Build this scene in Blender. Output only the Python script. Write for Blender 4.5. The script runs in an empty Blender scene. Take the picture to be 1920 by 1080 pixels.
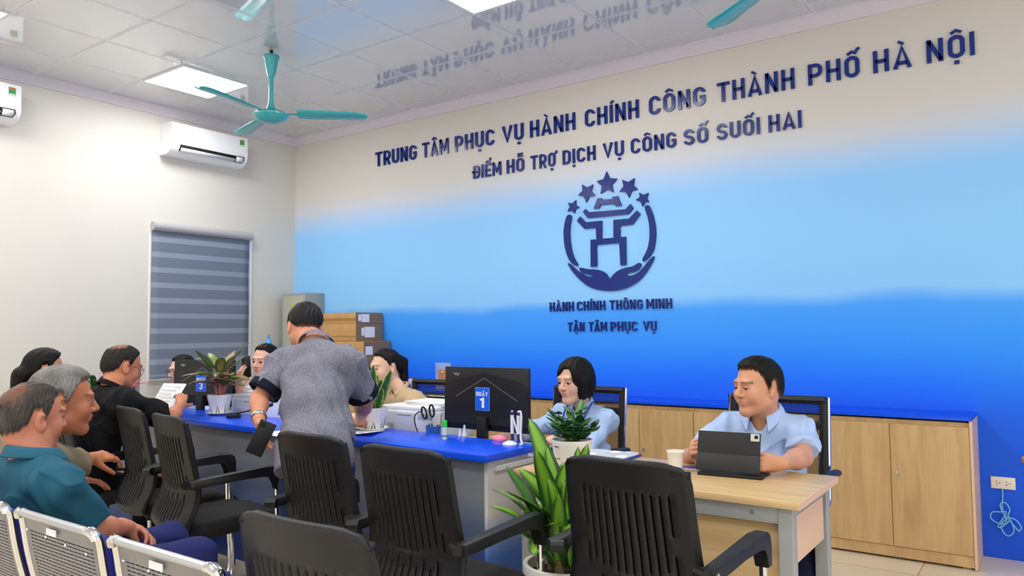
import bpy, bmesh, math, random
import numpy as np
from mathutils import Vector, Matrix

random.seed(7)
SC = bpy.context.scene
COL = SC.collection
PI = math.pi

# ------------------------------------------------------------------ camera
def build_camera():
    yaw, pit, rol = math.radians(35.472), math.radians(3.2096), math.radians(-0.5372)
    cy, sy, cp, sp, cr, sr = math.cos(yaw), math.sin(yaw), math.cos(pit), math.sin(pit), math.cos(rol), math.sin(rol)
    f = Vector((-sy*cp, cy*cp, sp)); r = Vector((cy, sy, 0)); u = r.cross(f)
    r2 = cr*r + sr*u; u2 = -sr*r + cr*u
    m = Matrix((( r2.x, u2.x, -f.x, 0.0), (r2.y, u2.y, -f.y, 0.0), (r2.z, u2.z, -f.z, 1.34), (0, 0, 0, 1)))
    c = bpy.data.cameras.new('camera'); c.sensor_width = 36.0; c.lens = 36.0*1418.4/1920.0; c.clip_start = .05
    o = bpy.data.objects.new('camera', c); COL.objects.link(o); o.matrix_world = m
    SC.camera = o
build_camera()

# ------------------------------------------------------------------ world, exposure
SC.view_settings.view_transform = 'Standard'; SC.view_settings.look = 'None'
SC.view_settings.gamma = 1.0; SC.view_settings.use_curve_mapping = False
SC.view_settings.exposure = 0.12
WORLD_STRENGTH, PANEL_STRENGTH = 1.3, 25
w = bpy.data.worlds.new('daylight'); SC.world = w; w.use_nodes = True
w.node_tree.nodes['Background'].inputs[0].default_value = (1.0, 0.98, 0.95, 1)
w.node_tree.nodes['Background'].inputs[1].default_value = WORLD_STRENGTH

# ------------------------------------------------------------------ materials
def lin(h):
    if isinstance(h, str):
        h = h.lstrip('#'); c = [int(h[i:i+2], 16)/255 for i in (0, 2, 4)]
    else: c = [v/255 for v in h]
    return tuple((v/12.92 if v <= .04045 else ((v+.055)/1.055)**2.4) for v in c) + (1.0,)
MATS = {}
def mat(name, color, rough=.5, metal=0.0, spec=.5, bump=0.0, bscale=200, var=0.0, vscale=8, coat=0.0, stretch=None, alpha=1.0, trans=0.0):
    if name in MATS: return MATS[name]
    m = bpy.data.materials.new(name); m.use_nodes = True
    nt = m.node_tree; p = nt.nodes['Principled BSDF']; L = nt.links
    c = lin(color) if not (isinstance(color, tuple) and max(color) <= 1.0 and len(color) == 4) else color
    p.inputs['Base Color'].default_value = c
    p.inputs['Roughness'].default_value = rough; p.inputs['Metallic'].default_value = metal
    p.inputs['Specular IOR Level'].default_value = spec
    p.inputs['Coat Weight'].default_value = coat
    p.inputs['Alpha'].default_value = alpha
    p.inputs['Transmission Weight'].default_value = trans
    if bump or var:
        tc = nt.nodes.new('ShaderNodeTexCoord'); mp = nt.nodes.new('ShaderNodeMapping')
        L.new(tc.outputs['Object'], mp.inputs[0])
        if stretch: mp.inputs['Scale'].default_value = stretch
    if bump:
        n = nt.nodes.new('ShaderNodeTexNoise'); n.inputs['Scale'].default_value = bscale; n.inputs['Detail'].default_value = 3
        b = nt.nodes.new('ShaderNodeBump'); b.inputs['Strength'].default_value = bump; b.inputs['Distance'].default_value = .004
        L.new(mp.outputs[0], n.inputs['Vector']); L.new(n.outputs['Fac'], b.inputs['Height']); L.new(b.outputs[0], p.inputs['Normal'])
    if var:
        n = nt.nodes.new('ShaderNodeTexNoise'); n.inputs['Scale'].default_value = vscale; n.inputs['Detail'].default_value = 4
        r = nt.nodes.new('ShaderNodeMapRange'); r.inputs[1].default_value = .3; r.inputs[2].default_value = .7
        r.inputs[3].default_value = 1-var; r.inputs[4].default_value = 1+var
        mx = nt.nodes.new('ShaderNodeVectorMath'); mx.operation = 'SCALE'
        mx.inputs[0].default_value = c[:3]
        L.new(mp.outputs[0], n.inputs['Vector']); L.new(n.outputs['Fac'], r.inputs[0]); L.new(r.outputs[0], mx.inputs['Scale'])
        L.new(mx.outputs[0], p.inputs['Base Color'])
    MATS[name] = m
    return m
def attr_mat(name, rough=.5, spec=.4, bump=0.0, bscale=300, stretch=None, sss=0.0):
    """base colour read from the mesh's own 'Col' attribute (pigment of the thing; the eye white also holds shading)"""
    if name in MATS: return MATS[name]
    m = mat(name, (200, 200, 200), rough, spec=spec, bump=bump, bscale=bscale, stretch=stretch)
    nt = m.node_tree; p = nt.nodes['Principled BSDF']
    a = nt.nodes.new('ShaderNodeAttribute'); a.attribute_name = 'Col'
    nt.links.new(a.outputs['Color'], p.inputs['Base Color'])
    if sss:
        p.inputs['Subsurface Weight'].default_value = sss
        p.inputs['Subsurface Radius'].default_value = (1.0, .35, .2); p.inputs['Subsurface Scale'].default_value = .006
    return m
def emit_mat(name, color, s):
    m = bpy.data.materials.new(name); m.use_nodes = True; nt = m.node_tree
    nt.nodes.remove(nt.nodes['Principled BSDF'])
    e = nt.nodes.new('ShaderNodeEmission'); e.inputs[0].default_value = color; e.inputs[1].default_value = s
    nt.links.new(e.outputs[0], nt.nodes['Material Output'].inputs[0]); MATS[name] = m
    return m

# ------------------------------------------------------------------ mesh helpers
def rotm(ax, ang): return Matrix.Rotation(ang, 3, ax)
class MB:
    def __init__(s): s.bm = bmesh.new()
    def box(s, c, size, rot=None, bev=0.0, seg=2):
        g = bmesh.ops.create_cube(s.bm, size=1.0); vs = g['verts']
        for v in vs:
            v.co = Vector((v.co.x*size[0], v.co.y*size[1], v.co.z*size[2]))
        if bev:
            es = list({e for v in vs for e in v.link_edges})
            r = bmesh.ops.bevel(s.bm, geom=es, offset=bev, segments=seg, affect='EDGES', profile=.5)
            vs = list({v for v in r['verts']} | {v for v in vs if v.is_valid})
        for v in vs:
            p = v.co.copy()
            if rot is not None: p = rot @ p
            v.co = p + Vector(c)
        return s
    def b2(s, x0, x1, y0, y1, z0, z1, bev=0.0, seg=2):
        return s.box(((x0+x1)/2, (y0+y1)/2, (z0+z1)/2), (abs(x1-x0), abs(y1-y0), abs(z1-z0)), None, bev, seg)
    def tube(s, pts, r, seg=10, caps=True, flat=1.0, up=None):
        pts = [Vector(p) for p in pts]; n = len(pts)
        rs = r if isinstance(r, (list, tuple)) else [r]*n
        rings = []; prev = None
        for i, p in enumerate(pts):
            t = (pts[min(i+1, n-1)] - pts[max(i-1, 0)]).normalized()
            if prev is None:
                a = Vector(up) if up else (Vector((0, 0, 1)) if abs(t.z) < .9 else Vector((1, 0, 0)))
            else: a = prev
            side = (a - t*a.dot(t)).normalized(); prev = side
            oth = t.cross(side)
            rings.append([s.bm.verts.new(p + rs[i]*(math.cos(k*2*PI/seg)*side*flat + math.sin(k*2*PI/seg)*oth)) for k in range(seg)])
        for a, b in zip(rings, rings[1:]):
            for k in range(seg):
                s.bm.faces.new((a[k], a[(k+1) % seg], b[(k+1) % seg], b[k]))
        if caps:
            s.bm.faces.new(list(reversed(rings[0]))); s.bm.faces.new(rings[-1])
        return s
    def cyl(s, a, b, r, seg=16): return s.tube([a, b], r, seg)
    def lathe(s, prof, c=(0, 0, 0), seg=32, cap=True, fn=None):
        c = Vector(c); rings = []
        for j, (r, z) in enumerate(prof):
            ring = []
            for k in range(seg):
                a = 2*PI*k/seg; rr = r if fn is None else fn(r, z, a)
                ring.append(s.bm.verts.new(c + Vector((rr*math.cos(a), rr*math.sin(a), z))))
            rings.append(ring)
        for a, b in zip(rings, rings[1:]):
            for k in range(seg):
                s.bm.faces.new((a[k], a[(k+1) % seg], b[(k+1) % seg], b[k]))
        if cap:
            if prof[0][0] > 1e-5: s.bm.faces.new(list(reversed(rings[0])))
            if prof[-1][0] > 1e-5: s.bm.faces.new(rings[-1])
        return s
    def prism(s, poly, O, U, V, d):
        """polygon (u,v) in the plane O+uU+vV extruded by vector d"""
        O, U, V, d = Vector(O), Vector(U), Vector(V), Vector(d)
        a = [s.bm.verts.new(O + U*p[0] + V*p[1]) for p in poly]
        b = [s.bm.verts.new(v.co + d) for v in a]; n = len(a)
        s.bm.faces.new(a); s.bm.faces.new(list(reversed(b)))
        for i in range(n): s.bm.faces.new((a[i], b[i], b[(i+1) % n], a[(i+1) % n]))
        return s
    def grid(s, P, skip=None):
        V = [[s.bm.verts.new(p) for p in row] for row in P]
        for i in range(len(V)-1):
            for j in range(len(V[0])-1):
                if skip and skip(i, j): continue
                s.bm.faces.new((V[i][j], V[i][j+1], V[i+1][j+1], V[i+1][j]))
        return s
    def sphere(s, c, r, u=16, v=10, sc=(1, 1, 1)):
        g = bmesh.ops.create_uvsphere(s.bm, u_segments=u, v_segments=v, radius=1)
        for q in g['verts']: q.co = Vector((q.co.x*r*sc[0], q.co.y*r*sc[1], q.co.z*r*sc[2])) + Vector(c)
        return s
    def build(s, name, m, parent=None, smooth=True, angle=35, loc=None, rot=None, solid=0.0, subd=0, off=0.0):
        lone = [v for v in s.bm.verts if not v.link_faces]
        if lone: bmesh.ops.delete(s.bm, geom=lone, context='VERTS')
        bmesh.ops.recalc_face_normals(s.bm, faces=s.bm.faces)
        if smooth:
            ca = math.cos(math.radians(angle))
            for f in s.bm.faces: f.smooth = True
            for e in s.bm.edges:
                if len(e.link_faces) == 2:
                    e.smooth = e.link_faces[0].normal.dot(e.link_faces[1].normal) > ca
        me = bpy.data.meshes.new(name); s.bm.to_mesh(me); s.bm.free()
        o = bpy.data.objects.new(name, me); COL.objects.link(o)
        if m: me.materials.append(m)
        if parent: o.parent = parent
        if loc is not None: o.location = loc
        if rot is not None: o.rotation_euler = rot
        if solid:
            md = o.modifiers.new('thickness', 'SOLIDIFY'); md.thickness = solid; md.offset = off
        if subd:
            md = o.modifiers.new('subd', 'SUBSURF'); md.levels = subd; md.render_levels = subd
        return o
def tag(o, label=None, cat=None, group=None, kind=None):
    if label: o['label'] = label
    if cat: o['category'] = cat
    if group: o['group'] = group
    if kind: o['kind'] = kind
    return o
def thing(name, label, cat, loc=(0, 0, 0), rotz=0.0, group=None):
    o = bpy.data.objects.new(name, None); COL.objects.link(o); o.empty_display_size = .1
    o.location = loc; o.rotation_euler = (0, 0, rotz)
    return tag(o, label, cat, group)
def copy_tree(o, parent=None):
    c = o.copy(); COL.objects.link(c)
    if parent: c.parent = parent
    for ch in list(o.children): copy_tree(ch, c)
    return c
def dup(o, loc, rotz, label, group=None):
    c = copy_tree(o); c.location = loc; c.rotation_euler = (0, 0, rotz); c['label'] = label
    if group: c['group'] = group
    return c
def np_mesh(name, V, F, m, parent=None, col=None, smooth=True):
    """quads from numpy arrays"""
    me = bpy.data.meshes.new(name)
    me.vertices.add(len(V)); me.vertices.foreach_set('co', V.astype(np.float32).ravel())
    me.loops.add(F.size); me.loops.foreach_set('vertex_index', F.astype(np.int32).ravel())
    me.polygons.add(len(F)); me.polygons.foreach_set('loop_start', np.arange(0, F.size, F.shape[1], dtype=np.int32))
    me.update(calc_edges=True); me.validate()
    if smooth: me.polygons.foreach_set('use_smooth', np.ones(len(me.polygons), dtype=bool))
    if col is not None:
        a = me.color_attributes.new('Col', 'FLOAT_COLOR', 'POINT')
        a.data.foreach_set('color', np.concatenate([col, np.ones((len(col), 1))], 1).astype(np.float32).ravel())
    o = bpy.data.objects.new(name, me); COL.objects.link(o)
    if m: me.materials.append(m)
    if parent: o.parent = parent
    return o
def chaikin(p, it=2, closed=True):
    for _ in range(it):
        q = []; n = len(p)
        for i in range(n if closed else n-1):
            a, b = p[i], p[(i+1) % n]
            q += [tuple(.75*x+.25*y for x, y in zip(a, b)), tuple(.25*x+.75*y for x, y in zip(a, b))]
        if not closed: q = [p[0]] + q + [p[-1]]
        p = q
    return p
def bez(pts, n=12):
    """Catmull-Rom through points"""
    P = [Vector(p) for p in pts]; out = []
    for i in range(len(P)-1):
        p0, p1, p2, p3 = P[max(i-1, 0)], P[i], P[i+1], P[min(i+2, len(P)-1)]
        for k in range(n):
            t = k/n
            out.append(.5*((2*p1) + (p2-p0)*t + (2*p0-5*p1+4*p2-p3)*t*t + (3*p1-p0-3*p2+p3)*t**3))
    out.append(P[-1])
    return out
# ------------------------------------------------------------------ the room
WX, WY, CZ, COR = -6.614, 5.254, 3.43, 3.348     # left wall x, blue wall y, ceiling z, cornice underside
XR, YB = 2.6, -2.2                               # how far the room runs on past the frame
def struct(o): return tag(o, kind='structure')

def floor_mat():
    m = mat('floor_tiles', (222, 208, 182), .22, spec=.5); nt = m.node_tree; p = nt.nodes['Principled BSDF']; L = nt.links
    tc = nt.nodes.new('ShaderNodeTexCoord'); mp = nt.nodes.new('ShaderNodeMapping'); mp.inputs['Location'].default_value = (.045, .15, 0)
    br = nt.nodes.new('ShaderNodeTexBrick'); br.offset = 0; br.squash = 1
    br.inputs['Color1'].default_value = lin((222, 208, 182)); br.inputs['Color2'].default_value = lin((228, 215, 190))
    br.inputs['Mortar'].default_value = lin((150, 135, 112)); br.inputs['Scale'].default_value = 1.0
    br.inputs['Mortar Size'].default_value = .0025; br.inputs['Brick Width'].default_value = .6; br.inputs['Row Height'].default_value = .6
    L.new(tc.outputs['Object'], mp.inputs[0]); L.new(mp.outputs[0], br.inputs['Vector']); L.new(br.outputs['Color'], p.inputs['Base Color'])
    return m
def ceiling_mat():
    m = mat('ceiling_panels', (196, 197, 200), .09, spec=.6, coat=1.0); nt = m.node_tree; p = nt.nodes['Principled BSDF']; L = nt.links
    tc = nt.nodes.new('ShaderNodeTexCoord')
    def br(off, size, soft, c1, c2):
        mp = nt.nodes.new('ShaderNodeMapping'); mp.inputs['Location'].default_value = off
        b = nt.nodes.new('ShaderNodeTexBrick'); b.offset = 0; b.squash = 1
        b.inputs['Color1'].default_value = c1; b.inputs['Color2'].default_value = c1; b.inputs['Mortar'].default_value = c2
        b.inputs['Scale'].default_value = 1; b.inputs['Mortar Size'].default_value = size; b.inputs['Mortar Smooth'].default_value = soft
        b.inputs['Brick Width'].default_value = .6; b.inputs['Row Height'].default_value = .6
        L.new(tc.outputs['Object'], mp.inputs[0]); L.new(mp.outputs[0], b.inputs['Vector'])
        return b
    off = (.02, -.23, 0)
    p.inputs['Coat Roughness'].default_value = .025; p.inputs['Coat IOR'].default_value = 1.6
    wide = br(off, .026, .4, lin((209, 210, 213)), lin((219, 219, 221)))
    thin = br(off, .002, .1, (1, 1, 1, 1), lin((190, 188, 186)))
    mx = nt.nodes.new('ShaderNodeMix'); mx.data_type = 'RGBA'; mx.blend_type = 'MULTIPLY'; mx.inputs[0].default_value = 1
    L.new(wide.outputs['Color'], mx.inputs[6]); L.new(thin.outputs['Color'], mx.inputs[7]); L.new(mx.outputs[2], p.inputs['Base Color'])
    rr = nt.nodes.new('ShaderNodeMapRange'); rr.inputs[3].default_value = .06; rr.inputs[4].default_value = .3
    cw = nt.nodes.new('ShaderNodeMapRange'); cw.inputs[3].default_value = 1.0; cw.inputs[4].default_value = .35; L.new(wide.outputs['Fac'], cw.inputs[0]); L.new(cw.outputs[0], p.inputs['Coat Weight'])
    L.new(wide.outputs['Fac'], rr.inputs[0]); L.new(rr.outputs[0], p.inputs['Roughness'])
    return m
def blue_wall_mat():
    m = mat('ombre_paint', (230, 226, 220), .55, spec=.3); nt = m.node_tree; p = nt.nodes['Principled BSDF']; L = nt.links
    tc = nt.nodes.new('ShaderNodeTexCoord'); sp = nt.nodes.new('ShaderNodeSeparateXYZ'); L.new(tc.outputs['Object'], sp.inputs[0])
    mp = nt.nodes.new('ShaderNodeMapping'); mp.inputs['Scale'].default_value = (1.0, 1.0, 2.5); L.new(tc.outputs['Object'], mp.inputs[0])
    n = nt.nodes.new('ShaderNodeTexNoise'); n.inputs['Scale'].default_value = 1.6; n.inputs['Detail'].default_value = 3; L.new(mp.outputs[0], n.inputs['Vector'])
    a = nt.nodes.new('ShaderNodeMath'); a.operation = 'MULTIPLY_ADD'; L.new(n.outputs['Fac'], a.inputs[0]); a.inputs[1].default_value = .10
    L.new(sp.outputs['Z'], a.inputs[2])
    r = nt.nodes.new('ShaderNodeMapRange'); r.inputs[1].default_value = .05; r.inputs[2].default_value = 3.45; L.new(a.outputs[0], r.inputs[0])
    cr = nt.nodes.new('ShaderNodeValToRGB'); L.new(r.outputs[0], cr.inputs[0])
    stops = [(0.0, (20, 84, 220)), (.80, (22, 96, 236)), (1.02, (28, 124, 252)), (1.22, (48, 150, 255)), (1.49, (70, 162, 255)), (1.575, (140, 202, 255)),
             (1.9, (144, 206, 255)), (2.32, (146, 204, 255)), (2.46, (174, 208, 246)), (2.60, (206, 212, 222)), (2.74, (213, 209, 203)), (3.4, (213, 208, 200))]
    el = cr.color_ramp.elements
    while len(el) < len(stops): el.new(.5)
    for e, (z, c) in zip(el, stops): e.position = z/3.4; e.color = lin(c)
    L.new(cr.outputs[0], p.inputs['Base Color'])
    return m
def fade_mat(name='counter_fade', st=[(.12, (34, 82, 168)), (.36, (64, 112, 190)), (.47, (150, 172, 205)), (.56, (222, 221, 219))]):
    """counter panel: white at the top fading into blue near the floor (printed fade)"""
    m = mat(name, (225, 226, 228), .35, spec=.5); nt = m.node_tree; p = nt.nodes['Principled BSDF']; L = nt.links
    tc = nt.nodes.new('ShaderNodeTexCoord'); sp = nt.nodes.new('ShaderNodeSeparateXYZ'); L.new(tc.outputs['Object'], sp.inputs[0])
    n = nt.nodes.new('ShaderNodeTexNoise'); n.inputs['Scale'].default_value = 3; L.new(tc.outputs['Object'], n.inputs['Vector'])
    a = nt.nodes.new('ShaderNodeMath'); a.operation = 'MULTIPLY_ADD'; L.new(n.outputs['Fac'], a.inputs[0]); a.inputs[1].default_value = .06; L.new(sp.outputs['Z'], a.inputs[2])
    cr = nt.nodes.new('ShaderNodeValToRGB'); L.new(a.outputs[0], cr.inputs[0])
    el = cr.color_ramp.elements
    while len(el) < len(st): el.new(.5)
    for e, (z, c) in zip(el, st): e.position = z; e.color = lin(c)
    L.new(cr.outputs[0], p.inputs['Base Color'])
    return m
def wood_mat(name, c1, c2, axis='z', rough=.45):
    m = mat(name, c1, rough, spec=.35); nt = m.node_tree; p = nt.nodes['Principled BSDF']; L = nt.links
    tc = nt.nodes.new('ShaderNodeTexCoord'); mp = nt.nodes.new('ShaderNodeMapping')
    oi = nt.nodes.new('ShaderNodeObjectInfo'); ad = nt.nodes.new('ShaderNodeVectorMath'); ad.operation = 'ADD'
    mu = nt.nodes.new('ShaderNodeMath'); mu.operation = 'MULTIPLY'; mu.inputs[1].default_value = 13.0; L.new(oi.outputs['Random'], mu.inputs[0])
    L.new(tc.outputs['Object'], ad.inputs[0]); L.new(mu.outputs[0], ad.inputs[1])
    mp.inputs['Scale'].default_value = {'z': (9, 9, .9), 'x': (.9, 9, 9)}[axis]
    L.new(ad.outputs[0], mp.inputs[0])
    n = nt.nodes.new('ShaderNodeTexNoise'); n.inputs['Scale'].default_value = 1.6; n.inputs['Detail'].default_value = 6; n.inputs['Distortion'].default_value = .8
    n2 = nt.nodes.new('ShaderNodeTexNoise'); n2.inputs['Scale'].default_value = 9; n2.inputs['Detail'].default_value = 4
    L.new(mp.outputs[0], n.inputs['Vector']); L.new(mp.outputs[0], n2.inputs['Vector'])
    ma = nt.nodes.new('ShaderNodeMath'); ma.operation = 'MULTIPLY_ADD'; ma.inputs[1].default_value = .35; L.new(n2.outputs['Fac'], ma.inputs[0]); L.new(n.outputs['Fac'], ma.inputs[2])
    cr = nt.nodes.new('ShaderNodeValToRGB'); cr.color_ramp.elements[0].position = .38; cr.color_ramp.elements[1].position = .86
    cr.color_ramp.elements[0].color = lin(c2); cr.color_ramp.elements[1].color = lin(c1)
    L.new(ma.outputs[0], cr.inputs[0]); L.new(cr.outputs[0], p.inputs['Base Color'])
    return m
M_WHITE = mat('cream_wall_paint', (213, 210, 203), .6, spec=.3, var=.015, vscale=1.5)
M_CORN = mat('cornice_paint', (214, 208, 216), .45, spec=.4)
M_OAK = wood_mat('oak_laminate', (206, 172, 122), (178, 142, 94), 'z')
M_OAKX = wood_mat('oak_laminate_top', (214, 184, 136), (188, 154, 106), 'x', .35)
M_OAKEDGE = mat('oak_edge_band', (224, 186, 154), .4)
M_BLUE = mat('blue_laminate', (8, 80, 232), .28, spec=.5)
M_BLUEEDGE = mat('blue_edge_band', (10, 48, 168), .3)
M_NAVY = mat('navy_acrylic', (12, 40, 122), .16, spec=.3)
M_BLK = mat('black_plastic', (20, 20, 22), .45, spec=.4, bump=.1, bscale=900)
M_BLKFAB = mat('black_fabric', (17, 17, 19), .85, bump=.3, bscale=700)
M_CHROME = mat('chrome', (225, 225, 225), .12, metal=1)
M_STEEL = mat('grey_steel', (164, 167, 166), .4, metal=.1)
M_WPL = mat('white_plastic', (228, 230, 233), .35)
M_WCER = mat('white_ceramic', (232, 231, 226), .18, spec=.6)
M_TEAL = mat('teal_enamel', (62, 172, 176), .25, spec=.6)
M_DK = mat('dark_gap', (8, 8, 9), .8)
M_PAPER = mat('white_paper', (240, 241, 244), .7)
M_BLU2 = mat('sign_blue', (20, 96, 214), .4)
M_SILV = mat('silver_trim', (190, 192, 196), .3, metal=.6)

struct(MB().b2(WX-.15, XR, YB, WY+.15, -.1, 0).build('floor', floor_mat(), smooth=False))
struct(MB().b2(WX-.15, XR, YB, WY+.15, CZ, CZ+.1).build('ceiling', ceiling_mat(), smooth=False))
struct(MB().b2(WX, XR, WY, WY+.15, 0, CZ).build('wall_back', blue_wall_mat(), smooth=False))
# left wall with the window opening
wy0, wy1, wz0, wz1 = 3.66, 4.66, .92, 2.33
b = MB(); b.b2(WX-.15, WX, YB, wy0, 0, CZ); b.b2(WX-.15, WX, wy1, WY+.15, 0, CZ); b.b2(WX-.15, WX, wy0, wy1, 0, wz0); b.b2(WX-.15, WX, wy0, wy1, wz1, CZ)
struct(b.build('wall_left', M_WHITE, smooth=False))
b = MB(); t = .045
for (y0, y1, z0, z1) in ((wy0-.02, wy0+t, wz0-.02, wz1+.02), (wy1-t, wy1+.05, wz0-.02, wz1+.02), (wy0, wy1, wz0-.03, wz0+t), (wy0, wy1, wz1-t, wz1+.02), ((wy0+wy1)/2-.025, (wy0+wy1)/2+.025, wz0, wz1)):
    b.b2(WX-.09, WX+.012, y0, y1, z0, z1, .004)
win = struct(b.build('window_1', mat('window_frame_white', (236, 236, 233), .35), smooth=True))
g = MB().b2(WX-.075, WX-.069, wy0+.02, wy1-.02, wz0+.02, wz1-.02).build('glass', mat('window_glass', (210, 225, 230), .05, trans=.9), win, smooth=False)
# cornice: one profile swept along each wall
def cornice(name, A, B, inward):
    prof = [(0, 0), (.014, 0), (.018, .012), (.03, .022), (.036, .038), (.05, .052), (.056, .068), (.066, .072), (.066, .084), (0, .084)]
    A, B, n = Vector(A), Vector(B), Vector(inward)
    m = MB(); rows = [[P + n*u + Vector((0, 0, v)) for u, v in prof] for P in (A, B)]
    m.grid(rows); return struct(m.build(name, M_CORN, angle=50))
cornice('trim_1', (WX, WY, COR), (XR, WY, COR), (0, -1, 0))
cornice('trim_2', (WX, YB, COR), (WX, WY, COR), (1, 0, 0))

# ------------------------------------------------------------------ ceiling light panels
M_LIGHT = emit_mat('light_panel_glow', (1, .985, .96, 1), PANEL_STRENGTH)
def light_panel(x0, y0, label):
    t = thing('ceiling_light', label, 'light', (x0+.3, y0+.3, CZ), 0, 'square ceiling light panels')
    m = MB()
    for (a, b_, c, d) in ((-.298, .298, -.298, -.285), (-.298, .298, .285, .298), (-.298, -.285, -.285, .285), (.285, .298, -.285, .285)): m.b2(a, b_, c, d, -.012, .0)
    m.build('frame', M_WPL, t, smooth=False)
    MB().prism([p for p in chaikin([(-.285, -.285), (.285, -.285), (.285, .285), (-.285, .285)], 0)], (0, 0, -.008), (1, 0, 0), (0, 1, 0), (0, 0, .006)).build('diffuser', M_LIGHT, t, smooth=False)
light_panel(-6.02, 3.23, 'square lit ceiling panel behind the tip of the near teal fan')
light_panel(-6.02, 1.43, 'square lit ceiling panel at the top left corner, above the first air conditioner')
light_panel(-3.02, 3.23, 'square lit ceiling panel cut by the top edge of the view, between the two fans')
for i, (x, y) in enumerate([(-3.02, 1.43), (-.02, 1.43), (-6.02, -.37), (-3.02, -.37), (-.02, -.37)]):
    light_panel(x, y, 'square lit ceiling panel nearer the camera, above the view')

# ------------------------------------------------------------------ ceiling fans
def fan(loc, rot, label):
    t = thing('ceiling_fan', label, 'fan', loc, rot, 'teal three-blade ceiling fans')
    MB().lathe([(.0, 0), (.012, 0), (.012, -.075), (0, -.075)], seg=12).build('hanger', M_DK, t)
    MB().lathe([(.0, -.045), (.058, -.04), (.06, -.05), (.052, -.06), (.034, -.165), (.022, -.2), (.0, -.2)], seg=28).build('canopy', M_TEAL, t)
    MB().lathe([(.017, -.18), (.016, -.36), (.02, -.4), (.034, -.44), (.04, -.455), (.0, -.455)], seg=20).build('down_rod', M_TEAL, t)
    MB().lathe([(.0, -.445), (.045, -.447), (.05, -.458), (.0, -.458)], seg=20).build('collar', M_DK, t)
    MB().lathe([(.0, -.455), (.06, -.457), (.105, -.468), (.128, -.486), (.128, -.496), (.11, -.516), (.07, -.535), (.0, -.545)], seg=36).build('motor_housing', M_TEAL, t)
    for k in range(3):
        a = k*2*PI/3
        R = Matrix.Rotation(a, 3, 'Z')
        ts = [(.19, .05, .3), (.2, .058, .3), (.3, .066, .24), (.45, .07, .18), (.6, .072, .12), (.66, .068, .11), (.69, .05, .1), (.703, .02, .1)]
        rows = []
        for (r_, w_, tw) in ts:
            rows.append([R @ Vector((r_, v*w_*math.cos(tw), -.478 - v*w_*math.sin(tw) - .012*(1-abs(v)) + (.7-r_)*.01)) for v in (-1, -.5, 0, .5, 1)])
        bl = MB().grid(rows).build('blade', M_TEAL, t, solid=.004)
        MB().tube([R @ Vector((.1, 0, -.478)), R @ Vector((.15, 0, -.474)), R @ Vector((.2, 0, -.478))], [.016, .013, .02], 8, flat=.35).build('blade_bracket', M_TEAL, bl)
    return t
fan((-4.636, 3.458, CZ), math.radians(43), 'teal three-blade ceiling fan hanging in front of the lit panel on the left')
fan((-.86, 3.43, CZ), math.radians(142), 'teal ceiling fan showing a single blade above the blue wall sign')

# ------------------------------------------------------------------ air conditioners
def air_con(y0, label):
    t = thing('air_conditioner', label, 'air conditioner', (WX, y0, 2.975), 0, 'white wall air conditioners')
    Lh = .79
    prof = [(0, .29), (.17, .29), (.198, .284), (.205, .27), (.208, .1), (.2, .06), (.165, .018), (.12, 0), (0, 0)]
    slot = [(.206, .085), (.199, .058), (.165, .018)]
    m = MB(); m.prism(prof, (0, 0, 0), (1, 0, 0), (0, 0, 1), (0, Lh, 0)); m.build('housing', mat('ac_white', (232, 233, 237), .3), t, angle=30)
    # outlet recess, louver, display window
    q = lambda u, v, y: Vector((u, y, v))
    o = MB()
    o.grid([[q(.2105, .088, y) for y in (.08, Lh-.13)], [q(.2035, .06, y) for y in (.08, Lh-.13)], [q(.18, .032, y) for y in (.08, Lh-.13)]])
    o.build('air_outlet', M_DK, t, solid=.004)
    o = MB(); o.grid([[q(.212, .058, y) for y in (.09, Lh-.14)], [q(.200, .044, y) for y in (.09, Lh-.14)], [q(.187, .029, y) for y in (.09, Lh-.14)]])
    o.build('louver', mat('ac_silver', (214, 215, 220), .25), t, solid=.006)
    o = MB(); o.grid([[q(.2115, .09, y) for y in (Lh-.13, Lh-.04)], [q(.2035, .058, y) for y in (Lh-.13, Lh-.035)], [q(.182, .03, y) for y in (Lh-.13, Lh-.05)]])
    o.build('display_bezel', mat('ac_dark_grey', (70, 72, 76), .3), t, solid=.004)
    o = MB(); o.grid([[q(.2145, .08, y) for y in (Lh-.125, Lh-.052)], [q(.2065, .056, y) for y in (Lh-.125, Lh-.048)], [q(.19, .036, y) for y in (Lh-.125, Lh-.058)]])
    o.build('display_window', M_WPL, t, solid=.004)
    st = MB().b2(.2055, .2085, Lh-.088, Lh-.04, .195, .258).build('energy_label', mat('label_green', (44, 150, 78), .5), t, smooth=False)
    MB().b2(.2085, .2092, Lh-.085, Lh-.043, .24, .256).build('label_band', mat('label_orange', (190, 110, 70), .5), st, smooth=False)
    MB().b2(.2085, .2092, Lh-.085, Lh-.043, .197, .207).build('label_foot', M_WPL, st, smooth=False)
    MB().b2(.2078, .2088, .04, .10, .106, .109).build('maker_mark', mat('mark_grey', (150, 152, 156), .4), t, smooth=False)
    MB().b2(.2078, .2088, Lh-.1, Lh-.03, .104, .106).build('feature_mark', mat('mark_grey', (150, 152, 156), .4), t, smooth=False)
air_con(3.72, 'white wall air conditioner above the striped window blind')
air_con(1.70, 'white wall air conditioner cut by the left edge of the view')

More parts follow.
